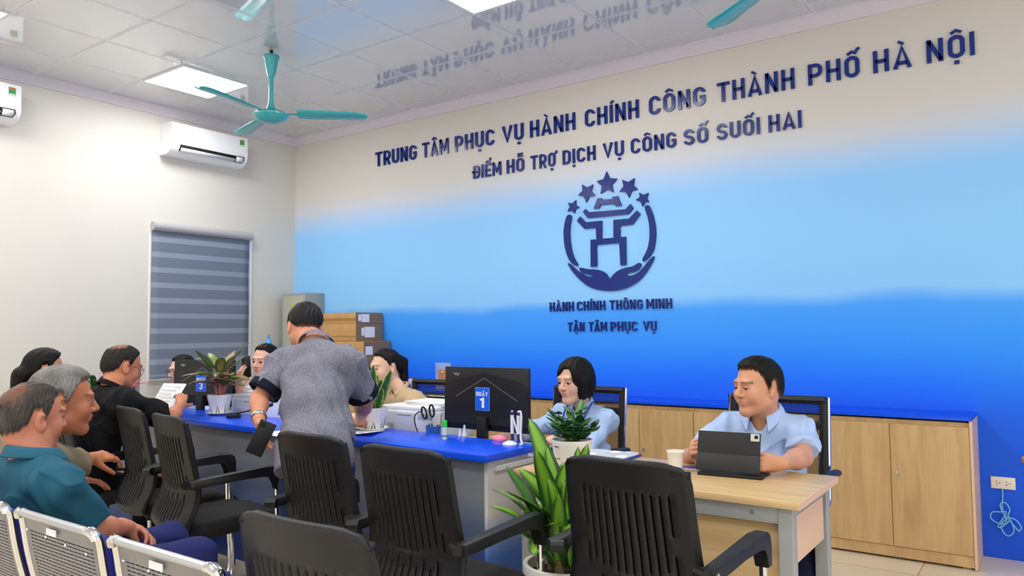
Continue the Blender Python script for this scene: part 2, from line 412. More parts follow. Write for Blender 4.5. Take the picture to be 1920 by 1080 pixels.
# ------------------------------------------------------------------ zebra blind
def blind_mat():
    m = mat('zebra_fabric', (112, 124, 144), .8); nt = m.node_tree; p = nt.nodes['Principled BSDF']; L = nt.links
    tc = nt.nodes.new('ShaderNodeTexCoord'); sp = nt.nodes.new('ShaderNodeSeparateXYZ'); L.new(tc.outputs['Object'], sp.inputs[0])
    mu = nt.nodes.new('ShaderNodeMath'); mu.operation = 'MULTIPLY'; mu.inputs[1].default_value = 1/.139; L.new(sp.outputs['Z'], mu.inputs[0])
    fr = nt.nodes.new('ShaderNodeMath'); fr.operation = 'FRACT'; L.new(mu.outputs[0], fr.inputs[0])
    cr = nt.nodes.new('ShaderNodeValToRGB'); cr.color_ramp.interpolation = 'EASE'; L.new(fr.outputs[0], cr.inputs[0])
    el = cr.color_ramp.elements; el[0].position = .0; el[0].color = lin((108, 118, 136)); el[1].position = .62; el[1].color = lin((108, 118, 136))
    for pz, c in ((.65, (136, 146, 166)), (.97, (136, 146, 166)), (1.0, (108, 118, 136))):
        e = el.new(pz); e.color = lin(c)
    L.new(cr.outputs[0], p.inputs['Base Color'])
    return m
def blind():
    t = thing('roller_blind', 'grey striped roller blind drawn down over the window on the left wall', 'blind', (WX, 0, 0))
    y0, y1 = 3.64, 4.66
    MB().tube([(.045, y0, 2.315), (.045, y1+.02, 2.315)], .042, 20).build('headrail', mat('blind_headrail', (176, 176, 178), .4), t)
    rows = []
    for i in range(41):
        z = .93 + (2.31-.93)*i/40
        rows.append([Vector((.034 + .002*math.sin(z*9) + .0015*math.sin(y*5+z*3), y, z)) for y in np.linspace(y0+.005, y1, 14)])
    MB().grid(rows).build('fabric', blind_mat(), t, solid=.002)
    MB().b2(.022, .048, y0, y1+.005, .905, .935, .006).build('bottom_rail', mat('blind_rail', (158, 158, 156), .5), t)
    MB().tube([(.05, y1+.012, 2.3), (.05, y1+.014, 1.7), (.05, y1+.012, 1.2)], .003, 6).build('pull_cord', M_WPL, t)
blind()

# ------------------------------------------------------------------ wall lettering (built letter by letter)
GL = {}
def glyphs():
    w = .17; L, B, T = w/2, w/2, 1-w/2; W = .56; R = W-w/2; k = .12
    C = [(R, T-.2), (R, T-k), (R-k, T), (L+k, T), (L, T-k), (L, B+k), (L+k, B), (R-k, B), (R, B+k), (R, B+.2)]
    Pb = [(L, 0), (L, T), (R-k, T), (R, T-k), (R, .42+k), (R-k, .42), (L, .42)]
    G = {'H': (W, [[(L, 0), (L, 1)], [(R, 0), (R, 1)], [(L, .5), (R, .5)]]),
     'T': (W, [[(0, T), (W, T)], [(W/2, 0), (W/2, T)]]),
     'R': (W, [Pb, [(W*.5, .42), (R+.01, 0)]]), 'P': (W, [Pb]),
     'U': (W, [[(L, 1), (L, B+k), (L+k, B), (R-k, B), (R, B+k), (R, 1)]]),
     'N': (W, [[(L, 0), (L, 1)], [(R, 0), (R, 1)], [(L+.01, 1-.06), (R-.01, .06)]]),
     'C': (W, [C]), 'G': (W, [C[:-1] + [(R, .47), (W*.55, .47)]]),
     'O': (W, [[(L, B+k), (L, T-k), (L+k, T), (R-k, T), (R, T-k), (R, B+k), (R-k, B), (L+k, B), 'c']]),
     'D': (W, [[(L, B), (L, T), (R-k, T), (R, T-k), (R, B+k), (R-k, B), 'c']]),
     'A': (.62, [[(.07, 0), (.31, .97), (.55, 0)], [(.15, .24), (.47, .24)]]),
     'M': (.72, [[(L, 0), (L, 1)], [(.72-L, 0), (.72-L, 1)], [(L, .95), (.36, .3), (.72-L, .95)]]),
     'V': (.6, [[(.06, 1), (.3, .04), (.54, 1)]]),
     'I': (w, [[(L, 0), (L, 1)]]),
     'E': (.5, [[(.5, T), (L, T), (L, B), (.5, B)], [(L, .5), (.44, .5)]]),
     'Y': (.6, [[(.06, 1), (.3, .48), (.54, 1)], [(.3, 0), (.3, .5)]]),
     'S': (W, [[(R, T-.18), (R, T-k), (R-k, T), (L+k, T), (L, T-k), (L, .5+k), (L+k, .5), (R-k, .5), (R, .5-k), (R, B+k), (R-k, B), (L+k, B), (L, B+k), (L, B+.18)]]),
     '1': (.36, [[(.02, .78), (.24, .93), (.24, 0)]]),
     '3': (.56, [[(L, T-.16), (L, T-k), (L+k, T), (R-k, T), (R, T-k), (R, .5+k), (R-k, .5), (.24, .5)], [(R-k, .5), (R, .5-k), (R, B+k), (R-k, B), (L+k, B), (L, B+k), (L, B+.16)]])}
    G['Q'] = (W, G['O'][1] + [[(W*.55, .25), (W+.02, -.04)]])
    G['Đ'] = (W, G['D'][1] + [[(-.1, .5), (.3, .5)]])
    return w, G
GW, GL = glyphs()
CIRC = [[(-.17, 1.09), (0, 1.2), (.17, 1.09)]]
ACC = {'Â': ('A', CIRC), 'Ụ': ('U', ['dot']), 'À': ('A', [[(-.12, 1.22), (.05, 1.08)]]), 'Í': ('I', [[(-.04, 1.08), (.12, 1.22)]]), 'Ô': ('O', CIRC),
       'Ố': ('O', CIRC + [[(.14, 1.2), (.28, 1.34)]]), 'Ộ': ('O', CIRC + ['dot']), 'Ể': ('E', CIRC + [[(.12, 1.34), (.2, 1.36), (.22, 1.28), (.16, 1.22)]]),
       'Ỗ': ('O', CIRC + [[(-.18, 1.27), (-.08, 1.33), (.06, 1.28), (.18, 1.34)]]), 'Ợ': ('O', ['horn', 'dot']), 'Ị': ('I', ['dot']),
       'Ậ': ('A', CIRC + ['dot']), 'Ầ': ('A', CIRC + [[(-.02, 1.36), (.12, 1.24)]])}
def stroke(m, pts, w, O, U, V, d, soft=.05):
    closed = pts[-1] == 'c'
    P = [Vector((p[0], p[1])) for p in (pts[:-1] if closed else pts)]; n = len(P)
    if soft and n > 3:          # ease the chamfered corners
        Q = []
        for i, p in enumerate(P):
            if not closed and i in (0, n-1): Q.append(p); continue
            a, b = P[i-1], P[(i+1) % n]; la, lb = (a-p).length, (b-p).length
            if (a-p).normalized().dot((b-p).normalized()) > -.5: Q.append(p); continue
            Q += [p+(a-p).normalized()*min(soft, la*.45), p+(b-p).normalized()*min(soft, lb*.45)]
        P = Q; n = len(P)
    Ls, Rs = [], []
    for i, p in enumerate(P):
        a = P[i-1] if (i > 0 or closed) else None; b = P[(i+1) % n] if (i < n-1 or closed) else None
        d1 = (p-a).normalized() if a is not None else (b-p).normalized(); d2 = (b-p).normalized() if b is not None else d1
        n1 = Vector((-d1.y, d1.x)); n2 = Vector((-d2.y, d2.x)); mt = (n1+n2)
        mt = mt/max(.5, (1+n1.dot(n2)))
        Ls.append(p + mt*w/2); Rs.append(p - mt*w/2)
    segs = range(n if closed else n-1)
    O, U, V, d = Vector(O), Vector(U), Vector(V), Vector(d)
    mk = lambda q: O + U*q.x + V*q.y
    vl = [m.bm.verts.new(mk(q)) for q in Ls]; vr = [m.bm.verts.new(mk(q)) for q in Rs]
    tl = [m.bm.verts.new(mk(q)+d) for q in Ls]; tr = [m.bm.verts.new(mk(q)+d) for q in Rs]
    for i in segs:
        j = (i+1) % n
        for f in ((vl[i], vl[j], vr[j], vr[i]), (tl[i], tr[i], tr[j], tl[j]), (vl[i], tl[i], tl[j], vl[j]), (vr[i], vr[j], tr[j], tr[i])): m.bm.faces.new(f)
    if not closed:
        m.bm.faces.new((vl[0], vr[0], tr[0], tl[0])); m.bm.faces.new((vl[-1], tl[-1], tr[-1], vr[-1]))
def letter(m, ch, O, U, V, d, bold=1.0):
    base, acc = ACC.get(ch, (ch, [])); W, st = GL[base]; w = GW*bold
    for s_ in st: stroke(m, s_, w, O, U, V, d)
    O = Vector(O); cx = W/2
    for a in acc:
        if a == 'dot': m.prism([(cx-.08, -.26), (cx+.08, -.26), (cx+.08, -.11), (cx-.08, -.11)], O, U, V, d)
        elif a == 'horn': stroke(m, [(W-.04, .9), (W+.07, .96), (W+.09, 1.1)], .11, O, U, V, d)
        else: stroke(m, [(cx+p[0], p[1]) for p in a], .1, O, U, V, d)
    return W
def word(txt, x0, x1, z, h, place, gap=.13, bold=1.0):
    """lays letters between x0 and x1; place(ch, x, sx) builds each"""
    tot = sum(GL[ACC.get(c, (c,))[0]][0] for c in txt) + gap*(len(txt)-1)
    s = (x1-x0)/tot; x = x0
    for c in txt:
        place(c, x, s); x += (GL[ACC.get(c, (c,))[0]][0]+gap)*s
def sign_line(words, z, h, label, depth=.014):
    t = thing('wall_lettering', label, 'sign', (words[0][1], WY, z), 0, 'navy lettering on the blue wall')
    for txt, x0, x1 in words:
        def place(c, x, s):
            m = MB(); letter(m, c, (x-words[0][1], -.001, 0), (s, 0, 0), (0, 0, h), (0, -depth, 0), .9); m.build('letter', M_NAVY, t, smooth=False)
        word(txt, x0, x1, z, h, place)
sign_line([('TRUNG', -5.381, -4.834), ('TÂM', -4.759, -4.438), ('PHỤC', -4.362, -3.913), ('VỤ', -3.826, -3.601), ('HÀNH', -3.535, -3.09), ('CHÍNH', -3.0, -2.523), ('CÔNG', -2.439, -1.99), ('THÀNH', -1.902, -1.36), ('PHỐ', -1.273, -.95), ('HÀ', -.871, -.65), ('NỘI', -.568, -.31)],
          2.966, .142, 'longest and topmost line of raised navy capitals on the upper wall')
sign_line([('ĐIỂM', -4.15, -3.841), ('HỖ', -3.783, -3.599), ('TRỢ', -3.533, -3.285), ('DỊCH', -3.216, -2.907), ('VỤ', -2.84, -2.657), ('CÔNG', -2.597, -2.224), ('SỐ', -2.165, -1.977), ('SUỐI', -1.913, -1.603), ('HAI', -1.544, -1.323)],
          2.691, .118, 'second line of raised navy capitals, just above the round emblem')
sign_line([('HÀNH', -3.358, -3.129), ('CHÍNH', -3.099, -2.843), ('THÔNG', -2.805, -2.523), ('MINH', -2.492, -2.285)], 1.493, .074, 'upper of the two small navy lines under the round emblem', .014)
sign_line([('TẬN', -3.187, -3.033), ('TÂM', -2.994, -2.832), ('PHỤC', -2.799, -2.571), ('VỤ', -2.522, -2.413)], 1.327, .074, 'lowest and shortest navy line under the round emblem', .014)

EMB={'star1':[(-3.093,2.387),(-3.061,2.324),(-3.107,2.281),(-3.174,2.302),(-3.166,2.374)],'star2':[(-3.033,2.507),(-2.933,2.494),(-2.915,2.405),(-2.997,2.356),(-3.072,2.423)],'star3':[(-2.809,2.583),(-2.719,2.515),(-2.752,2.412),(-2.865,2.413),(-2.899,2.516)],'star4':[(-2.569,2.499),(-2.542,2.411),(-2.619,2.355),(-2.7,2.41),(-2.675,2.502)],'star5':[(-2.455,2.373),(-2.451,2.304),(-2.506,2.275),(-2.562,2.329),(-2.53,2.384)],'roof1':[(-2.93,2.299),(-2.893,2.38),(-2.856,2.376),(-2.855,2.364),(-2.761,2.36),(-2.763,2.376),(-2.715,2.378),(-2.683,2.3),(-2.735,2.299),(-2.744,2.32),(-2.868,2.325),(-2.879,2.298)],'roof2':[(-3.004,2.306),(-2.972,2.276),(-2.651,2.267),(-2.607,2.305),(-2.583,2.27),(-2.63,2.228),(-2.984,2.23),(-3.029,2.283)],'arml':[(-3.055,2.25),(-3.003,2.198),(-2.858,2.197),(-2.861,2.057),(-2.91,2.057),(-2.912,2.147),(-3.016,2.146),(-3.086,2.219)],'armr':[(-2.553,2.248),(-2.526,2.218),(-2.594,2.144),(-2.7,2.143),(-2.7,2.052),(-2.757,2.054),(-2.756,2.194),(-2.622,2.192)],'base':[(-2.962,2.054),(-2.652,2.054),(-2.652,1.836),(-2.701,1.835),(-2.708,2.011),(-2.908,2.009),(-2.908,1.839),(-2.964,1.838)],'arcl':[(-3.176,2.281),(-3.128,2.265),(-3.152,2.18),(-3.155,2.077),(-3.136,1.967),(-3.113,1.911),(-3.078,1.861),(-3.089,1.845),(-3.158,1.89),(-3.199,1.985),(-3.215,2.11),(-3.204,2.205)],'arcr':[(-2.493,2.268),(-2.47,2.283),(-2.448,2.276),(-2.414,2.185),(-2.398,2.082),(-2.408,1.981),(-2.43,1.912),(-2.503,1.847),(-2.521,1.867),(-2.478,1.928),(-2.456,1.997),(-2.45,2.086),(-2.459,2.177)],'hands':[(-3.182,1.883),(-3.153,1.875),(-3.096,1.821),(-3.007,1.767),(-2.961,1.758),(-2.943,1.766),(-2.991,1.779),(-3.045,1.791),(-3.071,1.827),(-3.063,1.84),(-2.991,1.82),(-2.9,1.813),(-2.848,1.795),(-2.818,1.767),(-2.798,1.729),(-2.774,1.758),(-2.737,1.789),(-2.679,1.812),(-2.593,1.82),(-2.557,1.843),(-2.536,1.846),(-2.525,1.835),(-2.536,1.804),(-2.579,1.776),(-2.629,1.776),(-2.654,1.765),(-2.644,1.751),(-2.594,1.751),(-2.537,1.778),(-2.48,1.839),(-2.431,1.887),(-2.414,1.888),(-2.431,1.849),(-2.481,1.775),(-2.538,1.714),(-2.624,1.666),(-2.711,1.644),(-2.813,1.64),(-2.918,1.656),(-2.993,1.686),(-3.054,1.731),(-3.115,1.788),(-3.154,1.838)]}
def emblem():
    t = thing('wall_emblem', 'round navy emblem of a gate, five stars and cupped hands on the blue wall', 'emblem', (-2.806, WY, 1.65))
    nm = dict(roof1='roof_cap', roof2='roof', arml='gate_bracket', armr='gate_bracket', base='gate_base', arcl='ring_arc', arcr='ring_arc', hands='cupped_hands')
    for k, P in EMB.items():
        P = [(a+2.806, b_-1.65) for a, b_ in P]
        if k.startswith('star'):
            c = (sum(p[0] for p in P)/5, sum(p[1] for p in P)/5); Q = []
            for i in range(5):
                a, b_ = P[i], P[(i+1) % 5]; mx = ((a[0]+b_[0])/2, (a[1]+b_[1])/2)
                Q += [a, (c[0]+(mx[0]-c[0])*.62, c[1]+(mx[1]-c[1])*.62)]
            P = Q
        elif k in ('arcl', 'arcr', 'hands'): P = chaikin(P, 2)
        MB().prism(P, (0, -.001, 0), (1, 0, 0), (0, 0, 1), (0, -.016, 0)).build(nm.get(k, 'star'), M_NAVY, t, smooth=False)
emblem()
# ------------------------------------------------------------------ low cabinets along the blue wall
CFY, CTOP = 4.894, .833
def cabinets():
    proto = None; labels = []
    for k in range(7):
        xr = -.397 - .8*k
        where = ['at the right end of the row, key hanging in its lock', 'second from the right end, behind the man with the tablet', 'third from the right end, between the two blue-shirted people', 'fourth from the right end, behind the woman in blue',
                 'fifth from the right end, behind the big monitor', 'sixth from the right end, behind the ponytailed woman', 'last of the row, under the cardboard boxes'][k]
        lab = 'low two-door oak cabinet ' + where
        if proto is None:
            t = thing('low_cabinet', lab, 'cabinet', (xr-.4, CFY, 0), 0, 'low oak cabinets under the blue top')
            m = MB(); m.b2(-.399, .399, .02, .355, .075, CTOP-.03); m.b2(-.399, .399, .008, .355, .014, .075); [m.b2(q-.02, q+.02, .03, .07, 0, .014) for q in (-.36, .36)]; m.build('carcass', M_OAK, t, smooth=False)
            for s in (-1, 1):
                d = MB().b2(.0015*s if s > 0 else -.398, .398 if s > 0 else -.0015, 0, .018, .078, CTOP-.055, .0015).build('door', M_OAK, t, smooth=False)
                if s > 0:
                    m = MB(); m.tube([(.03, .001, .50), (.03, -.008, .50)], .011, 14); l = m.build('lock', M_CHROME, d)
                    if True:
                        m = MB(); m.b2(.0285, .0315, -.03, -.006, .492, .508); m.b2(.029, .031, -.03, -.026, .455, .495); m.build('key', M_SILV, l, smooth=False)
            proto = t
        else: dup(proto, (xr-.4, CFY, 0), 0, lab)
    m = MB(); m.b2(-5.999, -.384, CFY-.002, WY, CTOP-.018, CTOP)
    o = m.build('cabinet_top', M_BLUE, smooth=False); tag(o, 'long blue top running over all the low cabinets by the wall', 'countertop')
    e = MB().b2(-.3965, -.382, CFY+.001, WY, .006, CTOP-.019).build('end_panel', M_OAKEDGE, smooth=False)
    tag(e, 'pale oak end panel closing the right end of the low cabinet row', 'panel')
cabinets()

# ------------------------------------------------------------------ corner cupboard, boxes
def corner_stuff():
    t = thing('steel_cupboard', 'narrow grey steel cupboard standing in the corner behind the cardboard boxes', 'cupboard', (-6.315, 5.125, 0))
    c = mat('cupboard_grey', (150, 156, 152), .45)
    MB().b2(-.185, .185, -.12, .125, .0, 1.742, .004).build('body', c, t)
    d = MB().b2(-.16, .16, -.126, -.118, .06, 1.71, .003).build('door', mat('cupboard_door', (172, 172, 158), .45), t)
    MB().lathe([(0, 0), (.022, 0), (.022, .001), (0, .001)], seg=16).build('sticker', mat('sticker_yellow', (206, 192, 60), .5), d, loc=(0, -.127, 1.62), rot=(PI/2, 0, 0))
    MB().b2(.185, .189, -.02, .06, 1.585, 1.59).build('label_slot', M_STEEL, t, smooth=False)
    spec = [(-6.0, -5.285, 1.421, 1.522, .97, 'thin brown cardboard box on the very top of the stack by the corner'),
            (-6.0, -5.283, 1.254, 1.42, 1.0, 'deep brown cardboard box second from the top of the stack, wide white label'),
            (-5.95, -5.177, 1.095, 1.252, .95, 'brown cardboard box third from the top, sticking out past the two above it'),
            (-5.9, -5.13, 1.006, 1.094, .92, 'flat brown cardboard box fourth from the top, partly behind the ponytailed woman')]
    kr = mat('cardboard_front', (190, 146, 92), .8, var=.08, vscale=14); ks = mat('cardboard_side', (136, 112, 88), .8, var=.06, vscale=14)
    for i, (x0, x1, z0, z1, s, lab) in enumerate(spec):
        w_, h_ = x1-x0, z1-z0
        b = thing('cardboard_box', lab, 'box', ((x0+x1)/2, 5.07, z0), 0, 'cardboard boxes stacked on the low cabinet')
        MB().b2(-w_/2, w_/2, -.17, .175, 0, h_, .003).build('carton', kr, b)
        MB().b2(w_/2-.001, w_/2+.0025, -.168, .173, .001, h_-.001).build('end_face', ks, b, smooth=False)  # thin sheet in a darker cardboard tone over the right end
        MB().b2(-w_/2, w_/2, -.1715, -.17, h_*.25, h_*.5 if i == 0 else h_*.3).build('tape_band', mat('cardboard_tape', (160, 118, 70), .5), b, smooth=False)
        p = [(-.14, -.1, .2, .82), (-.095, .0, .1, .85)] if i == 0 else [(-.1, -.065, .3, .75), (-.06, .07, .2, .8)]
        if i == 2: p = [(-.15, -.06, .2, .7)]
        if i == 3: p = [(-.12, -.04, .2, .8)]
        for (a, c_, z_a, z_b) in p:
            MB().b2(w_/2+.0025, w_/2+.0035, a, c_, h_*z_a, h_*z_b).build('shipping_label', M_PAPER, b, smooth=False)
    k = thing('equipment_case', 'black equipment case under the stack of cardboard boxes', 'case', (-5.5, 5.07, CTOP))
    MB().b2(-.4, .37, -.15, .17, 0, .171, .006).build('body', M_BLK, k); MB().b2(-.4, .37, -.152, -.15, .08, .086).build('seam', M_DK, k, smooth=False)
    g = thing('green_file_box', 'bright green file box on the low cabinet behind the ponytailed woman', 'box', (-5.02, 4.98, CTOP))
    MB().b2(-.05, .05, -.06, .06, 0, .135, .004).build('body', mat('bright_green', (84, 214, 66), .45), g); MB().b2(-.051, .051, -.061, .061, .1, .135, .003).build('lid', mat('bright_green2', (70, 196, 54), .45), g)
    # ornaments on the low cabinet
    a = thing('award_plaque', 'clear crystal award plaque with a gold and orange panel, behind the big monitor', 'award', (-4.385, 5.1, CTOP))
    MB().b2(-.075, .075, -.02, .02, 0, .02, .003).build('base', mat('crystal', (215, 228, 245), .06, trans=.6), a)
    MB().b2(-.085, .085, -.012, .012, .02, .228, .004).build('plate', mat('crystal', (215, 228, 245), .06, trans=.6), a)
    MB().b2(-.045, .045, -.0145, -.012, .03, .17).build('gold_panel', mat('award_gold', (216, 150, 92), .35, metal=.3), a, smooth=False)
    MB().sphere((0, -.018, .14), .016, 12, 8, (1, .4, 1)).build('gold_boss', mat('award_gold2', (226, 190, 110), .3, metal=.5), a)
    o = thing('carved_ornament', 'small brown carved ornament on the low cabinet right of the ponytail', 'ornament', (-4.72, 5.08, CTOP))
    MB().sphere((0, 0, .045), .045, 16, 10, (1.2, .8, 1)).build('dark_stone', mat('ornament_brown', (92, 44, 34), .3), o)
    MB().sphere((-.012, -.03, .052), .028, 14, 10, (.9, .6, 1.1)).build('pale_stone', mat('ornament_cream', (220, 186, 150), .4), o)
    MB().lathe([(0, 0), (.06, 0), (.062, .008), (0, .008)], seg=20).build('stand', mat('ornament_stand', (60, 34, 26), .4), o)
    s = thing('drawer_unit', 'slim white drawer unit by the left wall behind the woman with the phone', 'cabinet', (-6.43, 4.86, 0))
    MB().b2(-.17, .17, -.1, .1, 0, 1.1, .005).build('body', M_WPL, s)
    for i in range(4): MB().b2(-.16, .16, -.106, -.1, .06+.26*i, .3+.26*i, .003).build('drawer_front', M_WPL, s)
    bt = thing('water_bottle', 'tall light blue bottle against the white wall, above the woman with the phone', 'bottle', (-6.47, 4.82, 1.1))
    MB().lathe([(0, 0), (.03, 0), (.032, .01), (.032, .13), (.026, .165), (.013, .18), (0, .18)], seg=18).build('body', mat('bottle_blue', (96, 176, 240), .2), bt)
    MB().lathe([(0, .18), (.014, .18), (.014, .205), (.008, .222), (0, .222)], seg=14).build('cap', mat('bottle_cap', (70, 150, 225), .3), bt)
corner_stuff()

# ------------------------------------------------------------------ service counter, desk
CT = .80
def counter():
    t = thing('service_counter', 'long service counter with a blue ledge and white-to-blue front', 'counter', (-3.998, 2.7045, 0), math.radians(-2.3))
    X0, X1 = -1.95, 1.982
    MB().b2(X0, X1, 0, .395, CT-.032, CT, .003).build('ledge', M_BLUE, t)
    fm = fade_mat()
    MB().b2(X0+.05, X1-.06,   .06, .085, .0, CT-.032).build('front_panel', fade_mat('counter_fade_shaded', [(.12, (16, 46, 114)), (.36, (32, 64, 130)), (.50, (92, 104, 130)), (.64, (132, 137, 147))]), t, smooth=False)  # same printed fade, darkened: the front's shade is painted into its colours
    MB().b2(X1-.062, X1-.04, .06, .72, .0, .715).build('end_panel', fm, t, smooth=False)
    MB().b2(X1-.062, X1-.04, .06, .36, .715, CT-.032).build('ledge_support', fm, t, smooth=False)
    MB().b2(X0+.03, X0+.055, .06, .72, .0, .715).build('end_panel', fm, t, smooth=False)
    MB().b2(X0+.05, X1-.062, .33, .35, .74, CT-.032).build('ledge_upstand', M_WPL, t, smooth=False)
    MB().b2(X0+.02, X1-.02, .10, .74, .715, .74, .002).build('work_surface', mat('counter_inside', (222, 223, 225), .4), t)
counter()
def desk():
    t = thing('office_desk', 'oak-topped desk with grey steel legs, holding the tablet', 'desk', (-1.335, 2.938, 0))
    MB().b2(-.56, .618, -.283, .284, .725, .75, .002).build('desktop', M_OAKX, t)
    MB().b2(.6175, .6195, -.283, .284, .7255, .7495).build('edge_band', M_OAKEDGE, t, smooth=False)
    for sx in (-1, 1):
        for sy in (-1, 1):
            x = .565 if sx > 0 else -.51; y = sy*.235
            MB().b2(x-.025, x+.025, y-.025, y+.025, .0, .725, .002, 1).build('leg', M_STEEL, t)
        MB().b2((.565 if sx > 0 else -.51)-.02, (.565 if sx > 0 else -.51)+.02, -.21, .21, .69, .725).build('side_rail', M_STEEL, t, smooth=False)
        MB().b2((.58 if sx > 0 else -.525)-.008, (.58 if sx > 0 else -.525)+.008, -.205, .16, .53, .69).build('side_apron', M_OAKEDGE, t, smooth=False)
    MB().b2(-.485, .54, -.255, -.225, .665, .723, .002).build('front_rail', M_STEEL, t)
    MB().b2(-.485, .54, -.222, -.206, .22, .665).build('modesty_panel', M_OAKX, t, smooth=False)
    for x in (-.45, .45): MB().tube([(x, -.258, .694), (x, -.254, .694)], .008, 12).build('screw_cap', mat('screw_grey', (120, 124, 126), .4), t)
desk()

# ------------------------------------------------------------------ black guest chairs
def guest_chair(loc, rz, label):
    t = thing('guest_chair', label, 'chair', loc, rz, 'black slatted guest chairs in front of the counter')
    prof = [(.955, -.300, .205), (.93, -.296, .21), (.87, -.285, .213), (.80, -.272, .215), (.73, -.258, .217), (.66, -.244, .22), (.60, -.236, .224), (.55, -.245, .229), (.51, -.262, .232), (.47, -.281, .23), (.435, -.29, .222), (.41, -.282, .205), (.395, -.26, .18)]
    zs = np.array([p[0] for p in prof])[::-1]; ys = np.array([p[1] for p in prof])[::-1]; ws = np.array([p[2] for p in prof])[::-1]
    NS = 12; us = [-1, -.9, -.86]
    lo, hi = -.80, .80; pitch = (hi-lo)/NS; cols = []
    for i in range(NS):
        c = lo + pitch*(i+.5); us += [c - pitch*.125, c + pitch*.125]; cols.append(len(us)-2)
    us += [.86, .9, 1]; slotcol = {c: i for i, c in enumerate(cols)}
    Zs = list(np.linspace(.395, .955, 42))
    rows = []
    for z in Zs:
        y = float(np.interp(z, zs, ys)); w_ = float(np.interp(z, zs, ws)); row = []
        for u in us:
            f = .92 + .08*min(1, max(0, (.62-z)/.15)) if abs(u) < .87 else 1.0
            top = max(0, (z-.93)/.025); cz = z - (.03*abs(u)**8)*(1 if z > .94 else 0) + .018*abs(u)**4*max(0, (.43-z)/.035)
            row.append(Vector((u*w_*f, y + .03*abs(u)**2.2, cz)))
        rows.append(row)
    def skip(i, j):
        if j not in slotcol: return False
        k = slotcol[j]; z = (Zs[i]+Zs[i+1])/2; e = abs(k-(NS-1)/2)/((NS-1)/2)
        a, b_ = .605 + .05*e**3, .865 - .01*e
        if k in (0, NS-1): return .74 < z < .855 or .62 < z < .68
        return a < z < b_ or .455 + .03*e**2 < z < .585 - .02*(k % 2)
    MB().grid(rows, skip).build('backrest', M_BLK, t, solid=.014, off=0, angle=50)
    for sx in (-1, 1):      # side rims behind the shell edge
        rim = [(sx*float(np.interp(zz, zs, ws))*.975, float(np.interp(zz, zs, ys))+.032, zz) for zz in np.linspace(.42, .90, 20)]
        MB().tube(rim, .007, 8).build('side_rim', M_BLK, t)
    rows = []
    for z in np.linspace(.43, .9, 20):
        y = float(np.interp(z, zs, ys)); w_ = float(np.interp(z, zs, ws))*.86
        rows.append([Vector((u*w_, y+.022 + .03*abs(u)**2.2, z)) for u in np.linspace(-1, 1, 9)])
    MB().grid(rows).build('back_pad', M_BLKFAB, t, solid=.008, off=1)
    rows = []
    for r_ in np.linspace(0, 1, 9):
        y = -.24 + .49*r_
        rows.append([Vector((u*.235*(1-.12*abs(2*r_-1)**4), y, .455 + .02*math.sin(r_*2.6) - .02*abs(u)**4 - (.035*max(0, r_-.8)/.2))) for u in np.linspace(-1, 1, 9)])
    MB().grid(rows).build('seat', M_BLKFAB, t, solid=.06, off=-1)
    for s in (-1, 1):
        x = s*.262
        a = MB(); a.prism([(-.275, .672), (-.05, .683), (.09, .692), (.15, .69), (.172, .675), (.18, .645), (.18, .575), (.142, .575), (.138, .615), (.122, .642), (.08, .652), (-.05, .648), (-.275, .632)], (x-.023, 0, 0), (0, 1, 0), (0, 0, 1), (.046, 0, 0))
        bmesh.ops.bevel(a.bm, geom=list(a.bm.edges), offset=.005, segments=2, affect='EDGES', profile=.5)
        ar = a.build('armrest', M_BLK, t)
        MB().tube([(x, -.285, .655), (x*.86, -.262, .655)], .02, 10).build('arm_bracket', M_BLK, ar)
        MB().tube([(x+s*.018, -.262, .655), (x+s*.024, -.262, .655)], .009, 10).build('bolt', M_CHROME, ar)
        MB().tube([(x, -.19, .642), (x, -.05, .65), (x, .07, .655)], .009, 8).build('under_rail', M_CHROME, ar)
        p = bez([(x, .155, .6), (x, .16, .4), (x, .175, .15), (x, .17, .05), (x, .13, .018), (x, 0, .014), (x, -.2, .014), (x, -.255, .02)], 6)
        l = MB().tube(p, .013, 10).build('sled_leg', M_CHROME, t)
        for y in (.11, -.22): MB().b2(x-.016, x+.016, y-.03, y+.03, .0, .012, .003).build('floor_glide', M_BLK, l)
        MB().tube([(x, .16, .43), (s*.2, .15, .425)], .011, 8).build('seat_support', M_CHROME, t)
    MB().tube([(-.262, -.245, .016), (.262, -.245, .016)], .012, 8).build('cross_bar', M_CHROME, t)
    return t
gc = guest_chair((-1.055, 2.335, 0), math.radians(-2), 'black slatted guest chair on the right, in front of the oak desk')
for loc, rz, lab in [((-1.79, 2.15, 0), -2, 'black slatted guest chair just left of the tall floor plant, facing the counter end'),
                     ((-2.33, 2.21, 0), -3, 'black slatted guest chair right behind the standing man'),
                     ((-3.415, 2.28, 0), -10, 'black slatted guest chair left of the standing man, its arms and seat in view'),
                     ((-3.985, 2.39, 0), -10, 'black slatted guest chair next to the man in black, half behind another chair'),
                     ((-1.295, 1.32, 0), 0, 'nearest black slatted guest chair, cut by the bottom edge of the view'),
                     ((-4.52, 2.2, 0), 2, 'black guest chair the man in the black polo shirt sits on'),
                     ((-5.08, 2.1, 0), 0, 'black guest chair the bespectacled woman at the far left sits on')]:
    dup(gc, loc, math.radians(rz), lab)

